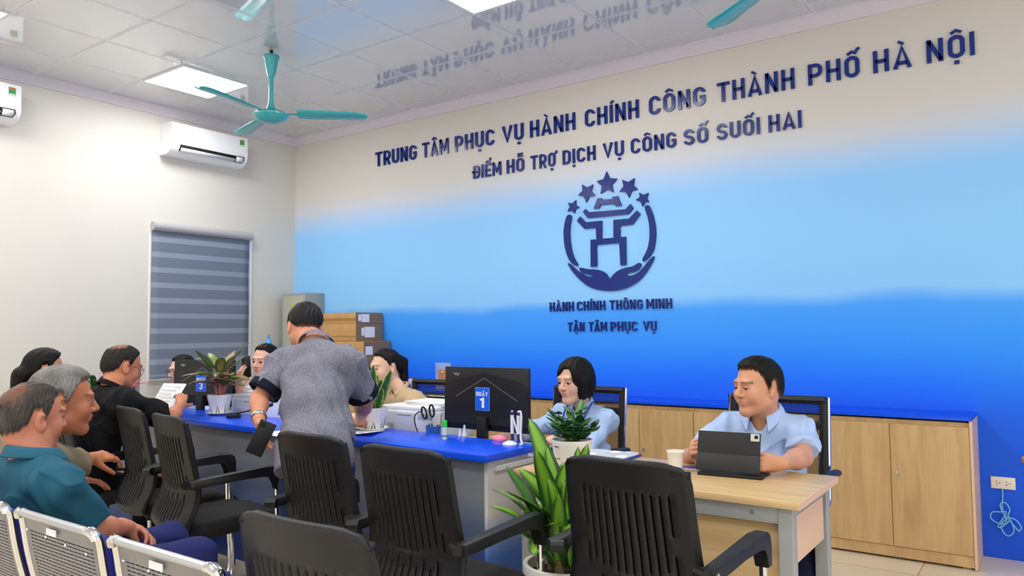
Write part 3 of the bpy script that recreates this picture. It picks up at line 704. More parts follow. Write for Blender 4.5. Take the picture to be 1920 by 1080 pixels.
# ------------------------------------------------------------------ steel waiting bench
def perforated():
    m = mat('perforated_steel', (142, 141, 143), .42, metal=.3); nt = m.node_tree; p = nt.nodes['Principled BSDF']; L = nt.links
    tc = nt.nodes.new('ShaderNodeTexCoord'); sp = nt.nodes.new('ShaderNodeSeparateXYZ'); L.new(tc.outputs['UV'], sp.inputs[0])
    def sl(src, period, lo_):
        a = nt.nodes.new('ShaderNodeMath'); a.operation = 'DIVIDE'; a.inputs[1].default_value = period; L.new(src, a.inputs[0])
        f = nt.nodes.new('ShaderNodeMath'); f.operation = 'FRACT'; L.new(a.outputs[0], f.inputs[0])
        g = nt.nodes.new('ShaderNodeMath'); g.operation = 'LESS_THAN'; g.inputs[1].default_value = lo_; L.new(f.outputs[0], g.inputs[0]); return g
    def rng(src, a_, b_):
        x = nt.nodes.new('ShaderNodeMath'); x.operation = 'GREATER_THAN'; x.inputs[1].default_value = a_; L.new(src, x.inputs[0])
        y = nt.nodes.new('ShaderNodeMath'); y.operation = 'LESS_THAN'; y.inputs[1].default_value = b_; L.new(src, y.inputs[0])
        z = nt.nodes.new('ShaderNodeMath'); z.operation = 'MULTIPLY'; L.new(x.outputs[0], z.inputs[0]); L.new(y.outputs[0], z.inputs[1]); return z
    fs = [sl(sp.outputs['Y'], .011, .36), sl(sp.outputs['X'], .024, .84), rng(sp.outputs['X'], -.19, .19), rng(sp.outputs['Y'], .05, .86)]
    cur = fs[0]
    for f in fs[1:]:
        q = nt.nodes.new('ShaderNodeMath'); q.operation = 'MULTIPLY'; L.new(cur.outputs[0], q.inputs[0]); L.new(f.outputs[0], q.inputs[1]); cur = q
    inv = nt.nodes.new('ShaderNodeMath'); inv.operation = 'SUBTRACT'; inv.inputs[0].default_value = 1; L.new(cur.outputs[0], inv.inputs[1]); L.new(inv.outputs[0], p.inputs['Alpha'])
    return m
def bench():
    t = thing('waiting_bench', 'row of silver perforated steel waiting seats at the bottom left', 'bench', (-2.585, 1.01, .012))
    pm = perforated(); navy = mat('bench_pad_blue', (24, 32, 128), .5)
    prof = [(0, .80), (.012, .78), (.03, .68), (.055, .58), (.085, .49), (.12, .44), (.18, .418), (.3, .412), (.42, .418), (.49, .42), (.515, .405), (.52, .385)]
    prof = [tuple(q)[:2] for q in bez([(a, b_, 0) for a, b_ in prof], 3)]
    for k in range(4):
        xc = -.825 + .55*k
        rows = []; d = 0; ds = []
        for i, (y, z) in enumerate(prof):
            if i: d += math.hypot(y-prof[i-1][0], z-prof[i-1][1])
            ds.append(d); rows.append([Vector((u*.228, y, z)) for u in np.linspace(-1, 1, 7)])
        m = MB(); m.grid(rows); uvl = m.bm.loops.layers.uv.new('UVMap')
        for f in m.bm.faces:
            for lp in f.loops:
                c = lp.vert.co; j = min(range(len(prof)), key=lambda q: abs(prof[q][0]-c.y)+abs(prof[q][1]-c.z)); lp[uvl].uv = (c.x, ds[j])
        s = m.build('seat_shell', pm, t, loc=(xc, 0, 0), solid=.0025)
        MB().tube([(-.21, -.002, .803), (.21, -.002, .803)], .011, 12).build('top_roll', M_SILV, s)
        for sx in (-1, 1):
            MB().tube([(sx*.232, y, z) for y, z in prof], .0105, 8).build('edge_tube', M_CHROME, s)
            MB().tube([(sx*.195, -.002, .803), (sx*.215, -.002, .804), (sx*.229, 0, .797), (sx*.232, .003, .785)], [.0135, .015, .0145, .0125], 10).build('corner_clip', M_CHROME, s)
        MB().b2(-.06, .0, .0045, .0065, .757, .776).build('sticker', M_PAPER, s, smooth=False)
        for bx, bz in ((-.18, .755), (-.06, .75), (.06, .745), (.18, .74)): MB().sphere((bx, .008-.1*(.78-bz), bz), .0045, 8, 6).build('rivet', M_CHROME, s)
        rows = [[Vector((u*.205, y+.028, z)) for u in np.linspace(-1, 1, 5)] for y, z in prof[3:16]]
        MB().grid(rows).build('back_pad', navy, s, solid=.02, off=0)
    MB().b2(-1.1, 1.1, .2, .26, .33, .38, .004).build('beam', M_BLK, t)
    for x in (-1.1, 0, 1.1):
        l = MB().tube([(x, .23, .36), (x, .23, .06)], .025, 12).build('leg', M_CHROME, t)
        MB().tube([(x, -.05, .02), (x, .1, .05), (x, .23, .07), (x, .38, .05), (x, .52, .02)], .018, 10).build('foot', M_CHROME, l)
bench()

# ------------------------------------------------------------------ mesh task chairs behind the counter
def mesh_mat():
    m = mat('chair_mesh', (16, 16, 18), .8); nt = m.node_tree; p = nt.nodes['Principled BSDF']; L = nt.links
    tc = nt.nodes.new('ShaderNodeTexCoord'); sp = nt.nodes.new('ShaderNodeSeparateXYZ'); L.new(tc.outputs['Object'], sp.inputs[0])
    o = []
    for ax in ('X', 'Z'):
        a = nt.nodes.new('ShaderNodeMath'); a.operation = 'MULTIPLY'; a.inputs[1].default_value = 160; L.new(sp.outputs[ax], a.inputs[0])
        f = nt.nodes.new('ShaderNodeMath'); f.operation = 'FRACT'; L.new(a.outputs[0], f.inputs[0])
        g = nt.nodes.new('ShaderNodeMath'); g.operation = 'LESS_THAN'; g.inputs[1].default_value = .38; L.new(f.outputs[0], g.inputs[0]); o.append(g)
    mx = nt.nodes.new('ShaderNodeMath'); mx.operation = 'MAXIMUM'; L.new(o[0].outputs[0], mx.inputs[0]); L.new(o[1].outputs[0], mx.inputs[1]); L.new(mx.outputs[0], p.inputs['Alpha'])
    return m
def task_chair(loc, rz, label):
    t = thing('task_chair', label, 'chair', loc, rz, 'black mesh office chairs behind the counter')
    mm = mesh_mat()
    bp = lambda z: -.25 - (z-.55)*.1
    rows = [[Vector((u*.215, bp(z) - .02*(1-u*u), z)) for u in np.linspace(-1, 1, 9)] for z in np.linspace(.56, .97, 10)]
    MB().grid(rows).build('back_mesh', mm, t)
    for s in (-1, 1):
        MB().tube([(s*.222, bp(.99), .99), (s*.222, bp(.75), .75), (s*.222, bp(.53), .53), (s*.222, -.2, .46)], .017, 8, flat=1.3).build('back_post', M_BLK, t)
        MB().tube([(s*.243, bp(1.0), 1.0), (s*.243, bp(.75), .75), (s*.243, bp(.52)-.01, .52), (s*.235, -.18, .45), (s*.2, 0, .43)], .009, 8).build('chrome_rail', M_CHROME, t)
        a = MB().tube([(s*.29, -.2, .66), (s*.29, -.05, .67), (s*.29, .1, .67)], [.016, .02, .016], 10, flat=1.5, up=(1, 0, 0)).build('armrest', M_BLK, t)
        MB().tube([(s*.29, -.19, .655), (s*.26, -.25, .655)], .011, 8).build('arm_stub', M_CHROME, a)
        MB().tube([(s*.29, .08, .66), (s*.285, .1, .55), (s*.25, .05, .44), (s*.15, 0, .42)], .011, 8).build('arm_loop', M_CHROME, a)
    MB().tube([(-.23, bp(.985), .985), (.23, bp(.985), .985)], .02, 8).build('top_rail', M_BLK, t)
    MB().b2(-.21, .21, bp(.87)-.012, bp(.87)+.012, .845, .885, .004).build('lumbar_bar', M_BLK, t)
    MB().tube([(-.1, bp(.89)-.02, .886), (.1, bp(.89)-.02, .886)], .005, 8).build('lumbar_handle', M_CHROME, t)
    m = MB(); rows = [[Vector((u*.24, y, .45 - .015*abs(u)**3 - .03*max(0, y-.15)/.1)) for u in np.linspace(-1, 1, 9)] for y in np.linspace(-.22, .25, 9)]
    m.grid(rows).build('seat', M_BLKFAB, t, solid=.06, off=-1)
    MB().tube([(0, 0, .4), (0, 0, .1)], .025, 12).build('gas_column', M_CHROME, t)
    for k in range(5):
        a = 2*PI*k/5 + .3
        l = MB().tube([(0, 0, .1), (.15*math.cos(a), .15*math.sin(a), .09), (.29*math.cos(a), .29*math.sin(a), .07)], [.024, .02, .015], 8).build('base_spoke', M_BLK, t)
        MB().tube([(.29*math.cos(a)-.02*math.sin(a), .29*math.sin(a)+.02*math.cos(a), .028), (.29*math.cos(a)+.02*math.sin(a), .29*math.sin(a)-.02*math.cos(a), .028)], .028, 14).build('caster', M_BLK, l)
    return t
tc_ = task_chair((-2.27, 3.68, 0), PI, 'black mesh office chair with chrome rails behind the woman in blue')
dup(tc_, (-1.14, 3.6, 0), PI, 'black mesh office chair with chrome rails behind the man with the tablet')
dup(tc_, (-3.5, 3.72, 0), PI, 'black mesh office chair behind the ponytailed woman')
dup(tc_, (-4.72, 3.62, 0), PI, 'black office chair the woman holding the phone sits on')
dup(tc_, (-5.86, 3.62, 0), PI, 'black office chair under the bespectacled woman behind the far monitor')

# ------------------------------------------------------------------ monitors
def text_part(parent, txt, x0, x1, z, h, y, m, depth=.0015, gap=.12, bold=1.1, nm='letter'):
    def place(c, x, s):
        b = MB(); letter(b, c, (x, y, z), (s, 0, 0), (0, 0, h), (0, -depth, 0), bold); b.build(nm, m, parent, smooth=False)
    word(txt, x0, x1, z, h, place, gap, bold)
def monitor(loc, rz, num, label):
    t = thing('monitor', label, 'monitor', loc, rz, 'black monitors on the service counter')
    W2, z0, z1 = .272, .085, .41
    MB().b2(-W2, W2, -.008, .012, z0, z1, .004).build('bezel', M_BLK, t)
    MB().b2(-W2+.008, W2-.008, .0115, .0125, z0+.015, z1-.008).build('screen', mat('screen_dark', (30, 60, 120), .2), t, smooth=False)
    m = MB(); m.prism([(-W2+.004, z0+.03), (W2-.004, z0+.03), (W2-.004, z1-.1), (W2-.06, z1-.07), (0, z1-.03), (-W2+.06, z1-.07), (-W2+.004, z1-.1)], (0, -.0075, 0), (1, 0, 0), (0, 0, 1), (0, -.010, 0))
    m.build('rear_shell', mat('monitor_shell', (24, 24, 27), .35), t, smooth=False)
    m = MB(); stroke(m, [(-.19, z1-.155), (0, z1-.055), (.21, z1-.165)], .005, (0, -.0175, 0), (1, 0, 0), (0, 0, 1), (0, -.001, 0)); m.build('chevron_line', mat('chevron_grey', (120, 122, 126), .3, metal=.6), t, smooth=False)
    m = MB(); m.prism([(-.17, z0+.032), (.17, z0+.032), (.17, z0+.075), (-.17, z0+.075)], (0, -.018, 0), (1, 0, 0), (0, 0, 1), (0, -.001, 0)); m.build('port_recess', M_DK, t, smooth=False)
    m = MB(); stroke(m, [(-.21, z1-.03), (-.2, z1-.042), (-.192, z1-.032), (-.185, z1-.046), (-.175, z1-.034), (-.17, z1-.04)], .004, (0, -.0082, 0), (1, 0, 0), (0, 0, 1), (0, -.001, 0)); m.build('maker_mark', M_SILV, t, smooth=False)
    m = MB(); m.b2(-.03, .03, -.05, -.018, .012, z0+.075, .006); m.build('stand_neck', M_BLK, t)
    MB().lathe([(0, 0), (.11, 0), (.115, .006), (.1, .012), (0, .016)], (0, -.01, 0), 32).build('stand_base', M_BLK, t)
    if num is None: return t
    s = MB().b2(-.044, .044, -.0205, -.0178, z0+.105, z0+.22).build('counter_sign', M_BLU2, t, smooth=False)
    s.location.x = -.012
    MB().b2(-.046, .046, -.0195, -.0176, z0+.103, z0+.222).build('sign_edge', mat('sign_edge_blue', (130, 180, 236), .4), s, smooth=False)
    text_part(s, 'QUẦY', -.038, .038, z0+.178, .021, -.0205, M_PAPER, bold=.95, gap=.17)
    text_part(s, num, -.014, .016, z0+.118, .05, -.0205, M_PAPER, nm='numeral')
    return t
monitor((-2.40, 3.13, .74), 0, '1', 'big black monitor seen from behind with a blue QUẦY 1 sign')
monitor((-4.94, 3.14, .74), math.radians(14), '3', 'black monitor seen from behind with a blue QUẦY 3 sign, beside the red-stemmed plant')
monitor((-5.87, 3.14, .74), math.radians(-32), None, 'black monitor hidden behind the man in the black polo shirt')

# ------------------------------------------------------------------ printers, papers, desk things
WS = .74
def printer(loc, rz, label, w_=.40):
    t = thing('printer', label, 'printer', loc, rz, 'white office printers')
    h = w_/2
    MB().b2(-h, h, -.17, .19, 0, .165, .012, 3).build('body', M_WPL, t)
    MB().b2(-h+.004, h-.004, -.165, .185, .164, .186, .006).build('lid', mat('printer_lid', (240, 241, 243), .35), t)
    MB().b2(-h+.03, h-.13, -.1715, -.169, .02, .15).build('front_door', mat('printer_grey', (208, 210, 213), .4), t, smooth=False)
    MB().b2(-h+.14, -h+.24, -.173, -.1705, .135, .14).build('handle_slot', mat('printer_slot', (120, 122, 125), .5), t, smooth=False)
    MB().b2(-h+.06, -h+.11, -.173, -.1705, .03, .09).build('label', mat('printer_label', (170, 172, 174), .5), t, smooth=False)
    MB().b2(h-.11, h-.02, -.172, -.169, .12, .15, .001).build('control_panel', mat('printer_panel', (190, 193, 198), .3), t)
    return t
printer((-2.93, 3.26, WS), 0, 'white printer with a paper stack on its lid, behind the snake plant')
printer((-4.40, 3.30, WS), math.radians(3), 'white printer behind the red-stemmed potted plant')
def sheet(name, pts, m, label, cat, group=None, thick=.0008, z=0, curl=0.0, parent=None):
    """paper from four ground corners, gently curled"""
    a, b, c, d = [Vector((p[0], p[1], z)) for p in pts]; rows = []
    for i in range(9):
        v = i/8; l, r_ = a.lerp(d, v), b.lerp(c, v)
        rows.append([l.lerp(r_, j/8) + Vector((0, 0, curl*((j/8)**2*(1-v) + .5*v*v*(1-j/8)))) for j in range(9)])
    o = MB().grid(rows).build(name, m, parent, solid=thick, off=1)
    if label: tag(o, label, cat, group)
    return o
def paper_stack(loc, rz, w_, d_, n, label):
    t = thing('paper_stack', label, 'papers', loc, rz)
    for i in range(n):
        MB().b2(-w_/2, w_/2, -d_/2, d_/2, i*.004, i*.004+.0035).build('sheet_bundle', M_PAPER, t, smooth=False, rot=(0, 0, random.uniform(-.07, .07)))
paper_stack((-2.86, 3.27, WS+.187), .05, .3, .21, 5, 'thick pile of white papers lying on the printer behind the snake plant')
paper_stack((-4.42, 3.31, WS+.187), .2, .3, .21, 4, 'pile of white papers lying on the printer behind the red-stemmed plant')
paper_stack((-3.33, 3.2, WS), .3, .3, .21, 7, 'white papers on the work surface beside the standing man')
sheet('paper_sheet', [(-3.52, 2.56), (-3.22, 2.5), (-3.16, 2.72), (-3.45, 2.79)], M_PAPER, 'white paper sheet poking over the counter edge by the standing man\'s hip', 'paper', z=CT+.001, curl=.0)
sheet('paper_sheet', [(-3.12, 2.72), (-2.88, 2.78), (-2.98, 2.99), (-3.2, 2.94)], M_PAPER, 'white form on the blue counter under the standing man\'s right arm', 'paper', z=CT+.001, curl=.02)
nb = thing('open_notebook', 'open white notebook with a dark spine lying on the counter beside the snake plant', 'notebook', (-3.23, 2.9, CT), .5)
for s in (-1, 1):
    rows = [[Vector((s*x, y, .004+.028*math.sin(min(1, x/.14)*2.4)*(1-.3*abs(y)/.1))) for y in np.linspace(-.1, .1, 5)] for x in np.linspace(0, .145, 8)]
    MB().grid(rows).build('page_block', M_PAPER, nb, solid=.004, off=-1)
MB().b2(-.148, .148, -.102, .102, 0, .003).build('cover', M_DK, nb, smooth=False)
# white document box with blue marks behind the standing man's wrist
d = thing('white_file_box', 'white file box with small blue marks behind the standing man\'s wrist', 'box', (-4.0, 3.2, WS), 0)
MB().b2(-.17, .17, -.12, .12, 0, .185, .004).build('body', mat('file_box_white', (226, 230, 238), .5), d); MB().b2(-.173, .173, -.123, .123, .15, .19, .003).build('lid', mat('file_box_lid', (236, 238, 243), .5), d)
for x0_, x1_ in ((-.03, -.02), (-.012, .03)): MB().b2(x0_, x1_, -.1215, -.12, .075, .1).build('blue_mark', M_BLU2, d, smooth=False)
mc = thing('desk_microphone', 'black gooseneck microphone lying between the pot and the standing man', 'microphone', (-4.28, 2.93, CT))
MB().lathe([(0, 0), (.045, 0), (.045, .018), (.03, .026), (0, .026)], seg=20).build('base', M_BLK, mc)
MB().tube(bez([(0, 0, .02), (.08, .01, .04), (.2, .02, .06), (.3, .02, .085)], 6), .005, 8).build('gooseneck', M_BLK, mc)
MB().tube([(.29, .02, .082), (.33, .02, .092), (.36, .02, .098)], [.008, .013, .01], 10).build('capsule', M_BLK, mc)
# pen cup with scissors
pc = thing('pen_cup', 'translucent blue pen cup behind the counter ledge by the monitor', 'cup', (-2.72, 3.08, WS))
MB().lathe([(0, 0), (.036, 0), (.042, .095), (.039, .095), (.034, .006), (0, .006)], seg=24).build('cup', mat('cup_blue', (70, 130, 205), .15, trans=.5), pc)
sc = thing('scissors', 'black-handled scissors standing in the blue pen cup', 'scissors', (-2.715, 3.075, WS+.008), 0)
for s in (-1, 1):
    R = Matrix.Rotation(math.radians(-14+5*s), 3, 'Y')
    ctr = Vector((s*.011, 0, .165))
    ring = [R @ (ctr + Vector((.016*math.cos(a), .003*s, .032*math.sin(a)))) for a in np.linspace(0, 2*PI, 19)]
    MB().tube(ring, .0052, 8).build('handle', M_BLK, sc)
    m = MB(); m.prism([(-.006, .0), (.004, .0), (.007, .135), (-.007, .135)], R @ Vector((0, .002*s, 0)), R @ Vector((1, 0, 0)), R @ Vector((0, 0, 1)), (0, .002, 0)); m.build('blade', M_CHROME, sc, smooth=False)
cb = MB().tube(bez([(-2.745, 3.06, WS+.002), (-2.80, 3.05, WS+.05), (-2.83, 3.05, WS+.13), (-2.8, 3.055, WS+.165), (-2.77, 3.06, WS+.15)], 8), .0035, 6).build('headset_cable', M_BLK); tag(cb, 'thin black cable looping up beside the scissors', 'cable')
pn = thing('pencil', 'orange pencil standing in the blue pen cup by the monitor edge', 'pencil', (-2.70, 3.095, WS+.008))
MB().tube([(0, 0, 0), (.022, .005, .15)], .0038, 6).build('shaft', mat('pencil_orange', (214, 110, 62), .5), pn); MB().tube([(.022, .005, .15), (.0245, .0055, .165)], [.0038, .0008], 6).build('tip', mat('pencil_tip', (220, 180, 130), .6), pn)
gs = thing('glue_stick', 'glue stick with a bright green cap standing on the blue counter', 'glue stick', (-2.5, 2.915, CT))
MB().lathe([(0, 0), (.0125, 0), (.0125, .062), (0, .062)], seg=20).build('tube', mat('glue_white', (214, 224, 214), .3), gs)
MB().lathe([(0, .06), (.0135, .06), (.0135, .088), (.0125, .092), (0, .092)], seg=20).build('cap', mat('glue_green', (34, 206, 66), .35), gs)
MB().lathe([(.0127, .012), (.0127, .02)], seg=20, cap=False).build('print_band', mat('glue_band', (90, 120, 140), .5), gs)
# counter pens on a base
ph = thing('pen_stand', 'white round pen stand with two white and navy pens near the counter end', 'pen stand', (-2.1, 2.955, CT))
MB().lathe([(0, 0), (.034, 0), (.036, .006), (.03, .013), (.02, .014), (.017, .019), (0, .02)], (-.005, -.03, 0), 28).build('base', M_WPL, ph)
for dx, tilt in ((-.012, 0), (.024, 0)):
    navy = mat('pen_navy', (34, 34, 106), .4)
    p = MB().tube([(dx, 0, .05), (dx, 0, .138)], .0085, 12).build('pen_barrel', M_WPL, ph)
    MB().tube([(dx, 0, .138), (dx, 0, .152)], .0088, 12).build('pen_cap', navy, p); MB().tube([(dx, 0, .012), (dx, 0, .05)], [.006, .0088], 12).build('pen_grip', navy, p); MB().sphere((dx, 0, .155), .005, 10, 6).build('cord_bead', M_WPL, p)
MB().tube([(-.008, -.003, .138), (.02, -.003, .055)], .004, 8).build('cord', M_WPL, ph)
MB().tube(bez([(.026, 0, .152), (.036, 0, .156), (.041, 0, .13), (.04, -.004, .06), (.043, -.008, .03), (.054, -.014, .008), (.045, -.025, .005)], 8), .0052, 8).build('coiled_cord', M_WPL, ph)
pk = MB().sphere((-2.235, 3.02, CT-.04), .03, 16, 10, (1.3, 1, .7)).build('stress_ball', mat('soft_pink', (244, 130, 160), .5)); tag(pk, 'small pink stress ball behind the counter ledge by the pen stand', 'ball')
pk.location = (0, 0, 0)
rest = thing('white_box', 'small white box carrying the pink ball behind the ledge', 'box', (-2.235, 3.045, WS))
MB().b2(-.05, .05, -.045, .03, 0, .045, .003).build('bottom', M_WPL, rest)
pk.data.transform(Matrix.Translation((0, 0, WS+.0455-(CT-.04-.021))))
bp_ = thing('blue_folder', 'blue folder lying under the big monitor behind the ledge', 'folder', (-2.6, 3.06, WS), .2)
MB().b2(-.09, .07, -.05, .06, 0, .012, .002).build('cover', M_BLUEEDGE, bp_); MB().b2(-.085, .065, -.048, .058, .003, .05).build('paper_block', mat('folder_paper', (70, 130, 226), .5), bp_, smooth=False)
for i, (x, lab) in enumerate(((-2.52, 'small clear dropper bottle with a white label in front of the big monitor'), (-2.49, 'small white correction bottle next to the dropper bottle under the big monitor'))):
    bo = thing('small_bottle', lab, 'bottle', (x, 3.06, WS)); MB().lathe([(0, 0), (.012, 0), (.013, .05+.02*i), (.006, .068+.02*i), (0, .068+.02*i)], seg=14).build('body', mat('bottle_clear', (220, 224, 228), .2), bo); MB().lathe([(0, .066+.02*i), (.007, .066+.02*i), (.005, .095+.02*i), (0, .095+.02*i)], seg=12).build('cap', M_WPL, bo)
# desk top things
DT = .75
pc2 = thing('paper_cup', 'white paper cup on the oak desk beside the phone', 'cup', (-1.30, 2.985, DT))
MB().lathe([(0, .004), (.024, .004), (.0245, 0), (.0258, 0), (.0345, .078), (.036, .08), (.0355, .083), (.0335, .081), (.0245, .01), (0, .01)], seg=32).build('cup_wall', mat('paper_cup_white', (240, 238, 230), .6), pc2)
MB().lathe([(.033, .0775), (.0365, .079), (.0365, .0835), (.033, .0835), (.033, .0775)], seg=32, cap=False).build('rolled_rim', mat('paper_cup_rim', (244, 242, 236), .55), pc2)
ph2 = thing('smartphone', 'phone with a blue screen lying face up between the cup and the tablet', 'phone', (-1.258, 3.055, DT), math.radians(-75))
MB().b2(-.038, .038, -.078, .078, 0, .009, .003).build('body', mat('phone_silver', (206, 200, 204), .3, metal=.4), ph2); MB().b2(-.034, .034, -.066, .066, .009, .0096).build('screen', mat('phone_blue', (26, 66, 160), .12), ph2, smooth=False)
def tablet():
    t = thing('tablet_computer', 'tablet in a black folding case standing on the oak desk', 'tablet', (-1.066, 2.985, DT), math.radians(5))
    c = mat('case_black', (12, 12, 14), .6, bump=.15, bscale=600)
    MB().b2(-.13, .125, -.02, .13, 0, .012, .003).build('keyboard_base', c, t)
    R = Matrix.Rotation(math.radians(-17), 3, 'X')
    m = MB(); m.box(R @ Vector((0, 0, .087)) + Vector((-.012, -.01, .012)), (.25, .008, .16), R, .003); m.build('back_cover', c, t)
    m = MB(); m.box(R @ Vector((0, .006, .089)) + Vector((-.012, -.01, .012)), (.248, .006, .16), R, .002); sl_ = m.build('tablet_slab', M_SILV, t)
    m = MB(); m.box(R @ Vector((0, -.006, .042)) + Vector((-.012, -.01, .012)), (.249, .006, .07), R, .002); m.build('folded_flap', mat('case_flap', (24, 25, 28), .5), t)
    m = MB(); m.box(R @ Vector((.104, -.005, .149)) + Vector((-.012, -.01, .012)), (.034, .004, .03), R, .0019); cu = m.build('camera_plate', mat('cam_plate', (196, 196, 186), .35), t)
    m = MB(); m.box(R @ Vector((.109, -.0075, .151)) + Vector((-.012, -.01, .012)), (.014, .003, .014), R, .0014); m.build('camera_lens', M_DK, cu)
tablet()
fo = thing('document_folder', 'blue folder with clear-sleeved white papers on the left of the oak desk', 'folder', (-1.73, 3.1, DT), math.radians(2))
MB().b2(-.155, .155, -.13, .14, 0, .01, .002).build('folder_cover', M_BLUEEDGE, fo)
for i in range(3): MB().b2(-.16, .145, -.125, .13, .0105+.002*i, .012+.002*i).build('sheet', M_PAPER, fo, smooth=False, rot=(0, 0, .03*i-.02))
MB().grid([[Vector((x, y, .018+.004*math.sin(x*40)*math.cos(y*31))) for y in np.linspace(-.12, .125, 14)] for x in np.linspace(-.15, .14, 14)]).build('clear_sleeve', mat('clear_film', (226, 232, 242), .1, alpha=.35), fo, solid=.0005)
st = thing('stamp', 'black self-inking stamp standing at the desk corner behind the tall plant', 'stamp', (-1.985+.08, 3.02, DT))
MB().b2(-.025, .025, -.018, .018, 0, .045, .004).build('base', M_BLK, st); MB().tube([(-.022, 0, .045), (-.02, 0, .075), (0, 0, .085), (.02, 0, .075), (.022, 0, .045)], .007, 8).build('handle', M_BLK, st)
gl_ = thing('clear_cup', 'clear plastic cup on the desk beside the white plant pot', 'cup', (-1.83, 2.95, DT)); MB().lathe([(0, 0), (.026, 0), (.034, .09), (.032, .09), (.0245, .004), (0, .004)], seg=24).build('cup_wall', mat('clear_plastic', (236, 236, 236), .1, alpha=.4), gl_)
MB().lathe([(.032, .0885), (.0355, .089), (.0355, .093), (.032, .093), (.032, .0885)], seg=24, cap=False).build('rim', mat('clear_plastic', (236, 236, 236), .1, alpha=.4), gl_)

# ------------------------------------------------------------------ wall socket, cable, latch
so = thing('wall_socket', 'cream double wall socket low on the blue wall at the right', 'socket', (-.268, WY, .433))
MB().b2(-.06, .06, -.011, 0, -.034, .034, .003).build('plate', mat('socket_cream', (236, 226, 208), .4), so)
for cx in (-.024, .024):
    for dx, dz, w_ in ((-.007, .008, .0035), (-.007, -.008, .0035), (.008, 0, .0042)):
        MB().b2(cx+dx-w_, cx+dx+w_, -.0117, -.011, dz-.0022, dz+.0022).build('slot', M_DK, so, smooth=False)
P_ = [(-.272, -.018, .4), (-.272, -.018, .355), (-.277, -.02, .31), (-.272, -.022, .27), (-.25, -.025, .235), (-.215, -.03, .19), (-.20, -.03, .175), (-.19, -.03, .2), (-.215, -.03, .235), (-.25, -.028, .24), (-.285, -.03, .2), (-.275, -.03, .155), (-.25, -.03, .14), (-.225, -.03, .17), (-.235, -.03, .22), (-.25, -.03, .255),
      (-.24, -.028, .29), (-.26, -.026, .325), (-.285, -.026, .315), (-.28, -.026, .28), (-.262, -.03, .24), (-.265, -.03, .21), (-.3, -.03, .205), (-.335, -.03, .23), (-.325, -.03, .265), (-.29, -.03, .27), (-.26, -.032, .275), (-.27, -.034, .245), (-.3, -.034, .19), (-.285, -.034, .185), (-.255, -.034, .215), (-.245, -.032, .225)]
cbl = MB().tube([Vector((x, WY+y, z)) for x, y, z in bez(P_, 7)], .0038, 8).build('network_cable', mat('cable_pale_blue', (120, 186, 232), .35)); tag(cbl, 'pale blue cable knotted in loops, hanging below the cream socket', 'cable')
la = thing('wall_latch', 'round brass fitting on the blue wall at the right edge of the view', 'fitting', (-.155, WY, .575)); MB().lathe([(0, 0), (.022, 0), (.022, .006), (.01, .012), (0, .012)], seg=18).build('rosette', mat('brass', (190, 140, 96), .35, metal=.6), la, rot=(PI/2, 0, 0)); MB().tube([(0, -.01, 0), (0, -.03, 0)], .006, 10).build('pin', M_SILV, la)

# ------------------------------------------------------------------ plants
M_LEAF = attr_mat('leaf_surface', .35, .45)
M_SOIL = mat('dark_soil', (40, 30, 24), .9, bump=.6, bscale=80)
def leaf(parent, base, az, L_, W_, e0, e1, ctr, edge, nm='leaf', twist=0.0, fold=.25, wpos=.45, ctrw=.45, bands=0, roll=0.0, n=16, tip=.02, side=0.0, pw=.75):
    """strap/lance leaf: elevation runs from e0 to e1; colour from midrib (ctr) to margin (edge)"""
    P = Vector(base); rows = []; cols = []; us = np.linspace(-1, 1, 9)
    for i in range(n+1):
        t = i/n; el = e0 + (e1-e0)*t**1.3; a = az + side*t
        d_ = Vector((math.cos(a)*math.cos(el), math.sin(a)*math.cos(el), math.sin(el)))
        lat = Vector((-math.sin(a), math.cos(a), 0)); nrm = d_.cross(lat)*-1
        tw = roll + twist*t; lat2 = lat*math.cos(tw) + nrm*math.sin(tw); nr2 = nrm*math.cos(tw) - lat*math.sin(tw)
        w_ = W_*max(tip, (math.sin(PI*min(1, t**(math.log(.5)/math.log(wpos))))**pw))
        if t < .1: w_ = max(w_, W_*.22)
        row = []
        for u in us:
            row.append(tuple(P + lat2*(u*w_) + nr2*(abs(u)*w_*fold)))
            k = min(1, max(0, (abs(u)-ctrw)/.25)); c = np.array(ctr)*(1-k) + np.array(edge)*k
            if bands: c = c*(.72+.28*(1 if math.sin(t*bands+math.sin(u*3)*.8) > 0 else -.2))
            cols.append(c)
        rows.append(row); P = P + d_*(L_/n)
    V = np.array([p for r_ in rows for p in r_]); m_ = len(us); F = []
    for i in range(n):
        for j in range(m_-1): F.append((i*m_+j, i*m_+j+1, (i+1)*m_+j+1, (i+1)*m_+j))
    o = np_mesh(nm, V, np.array(F), M_LEAF, parent, np.array(cols))
    md = o.modifiers.new('thickness', 'SOLIDIFY'); md.thickness = .0012
    return o
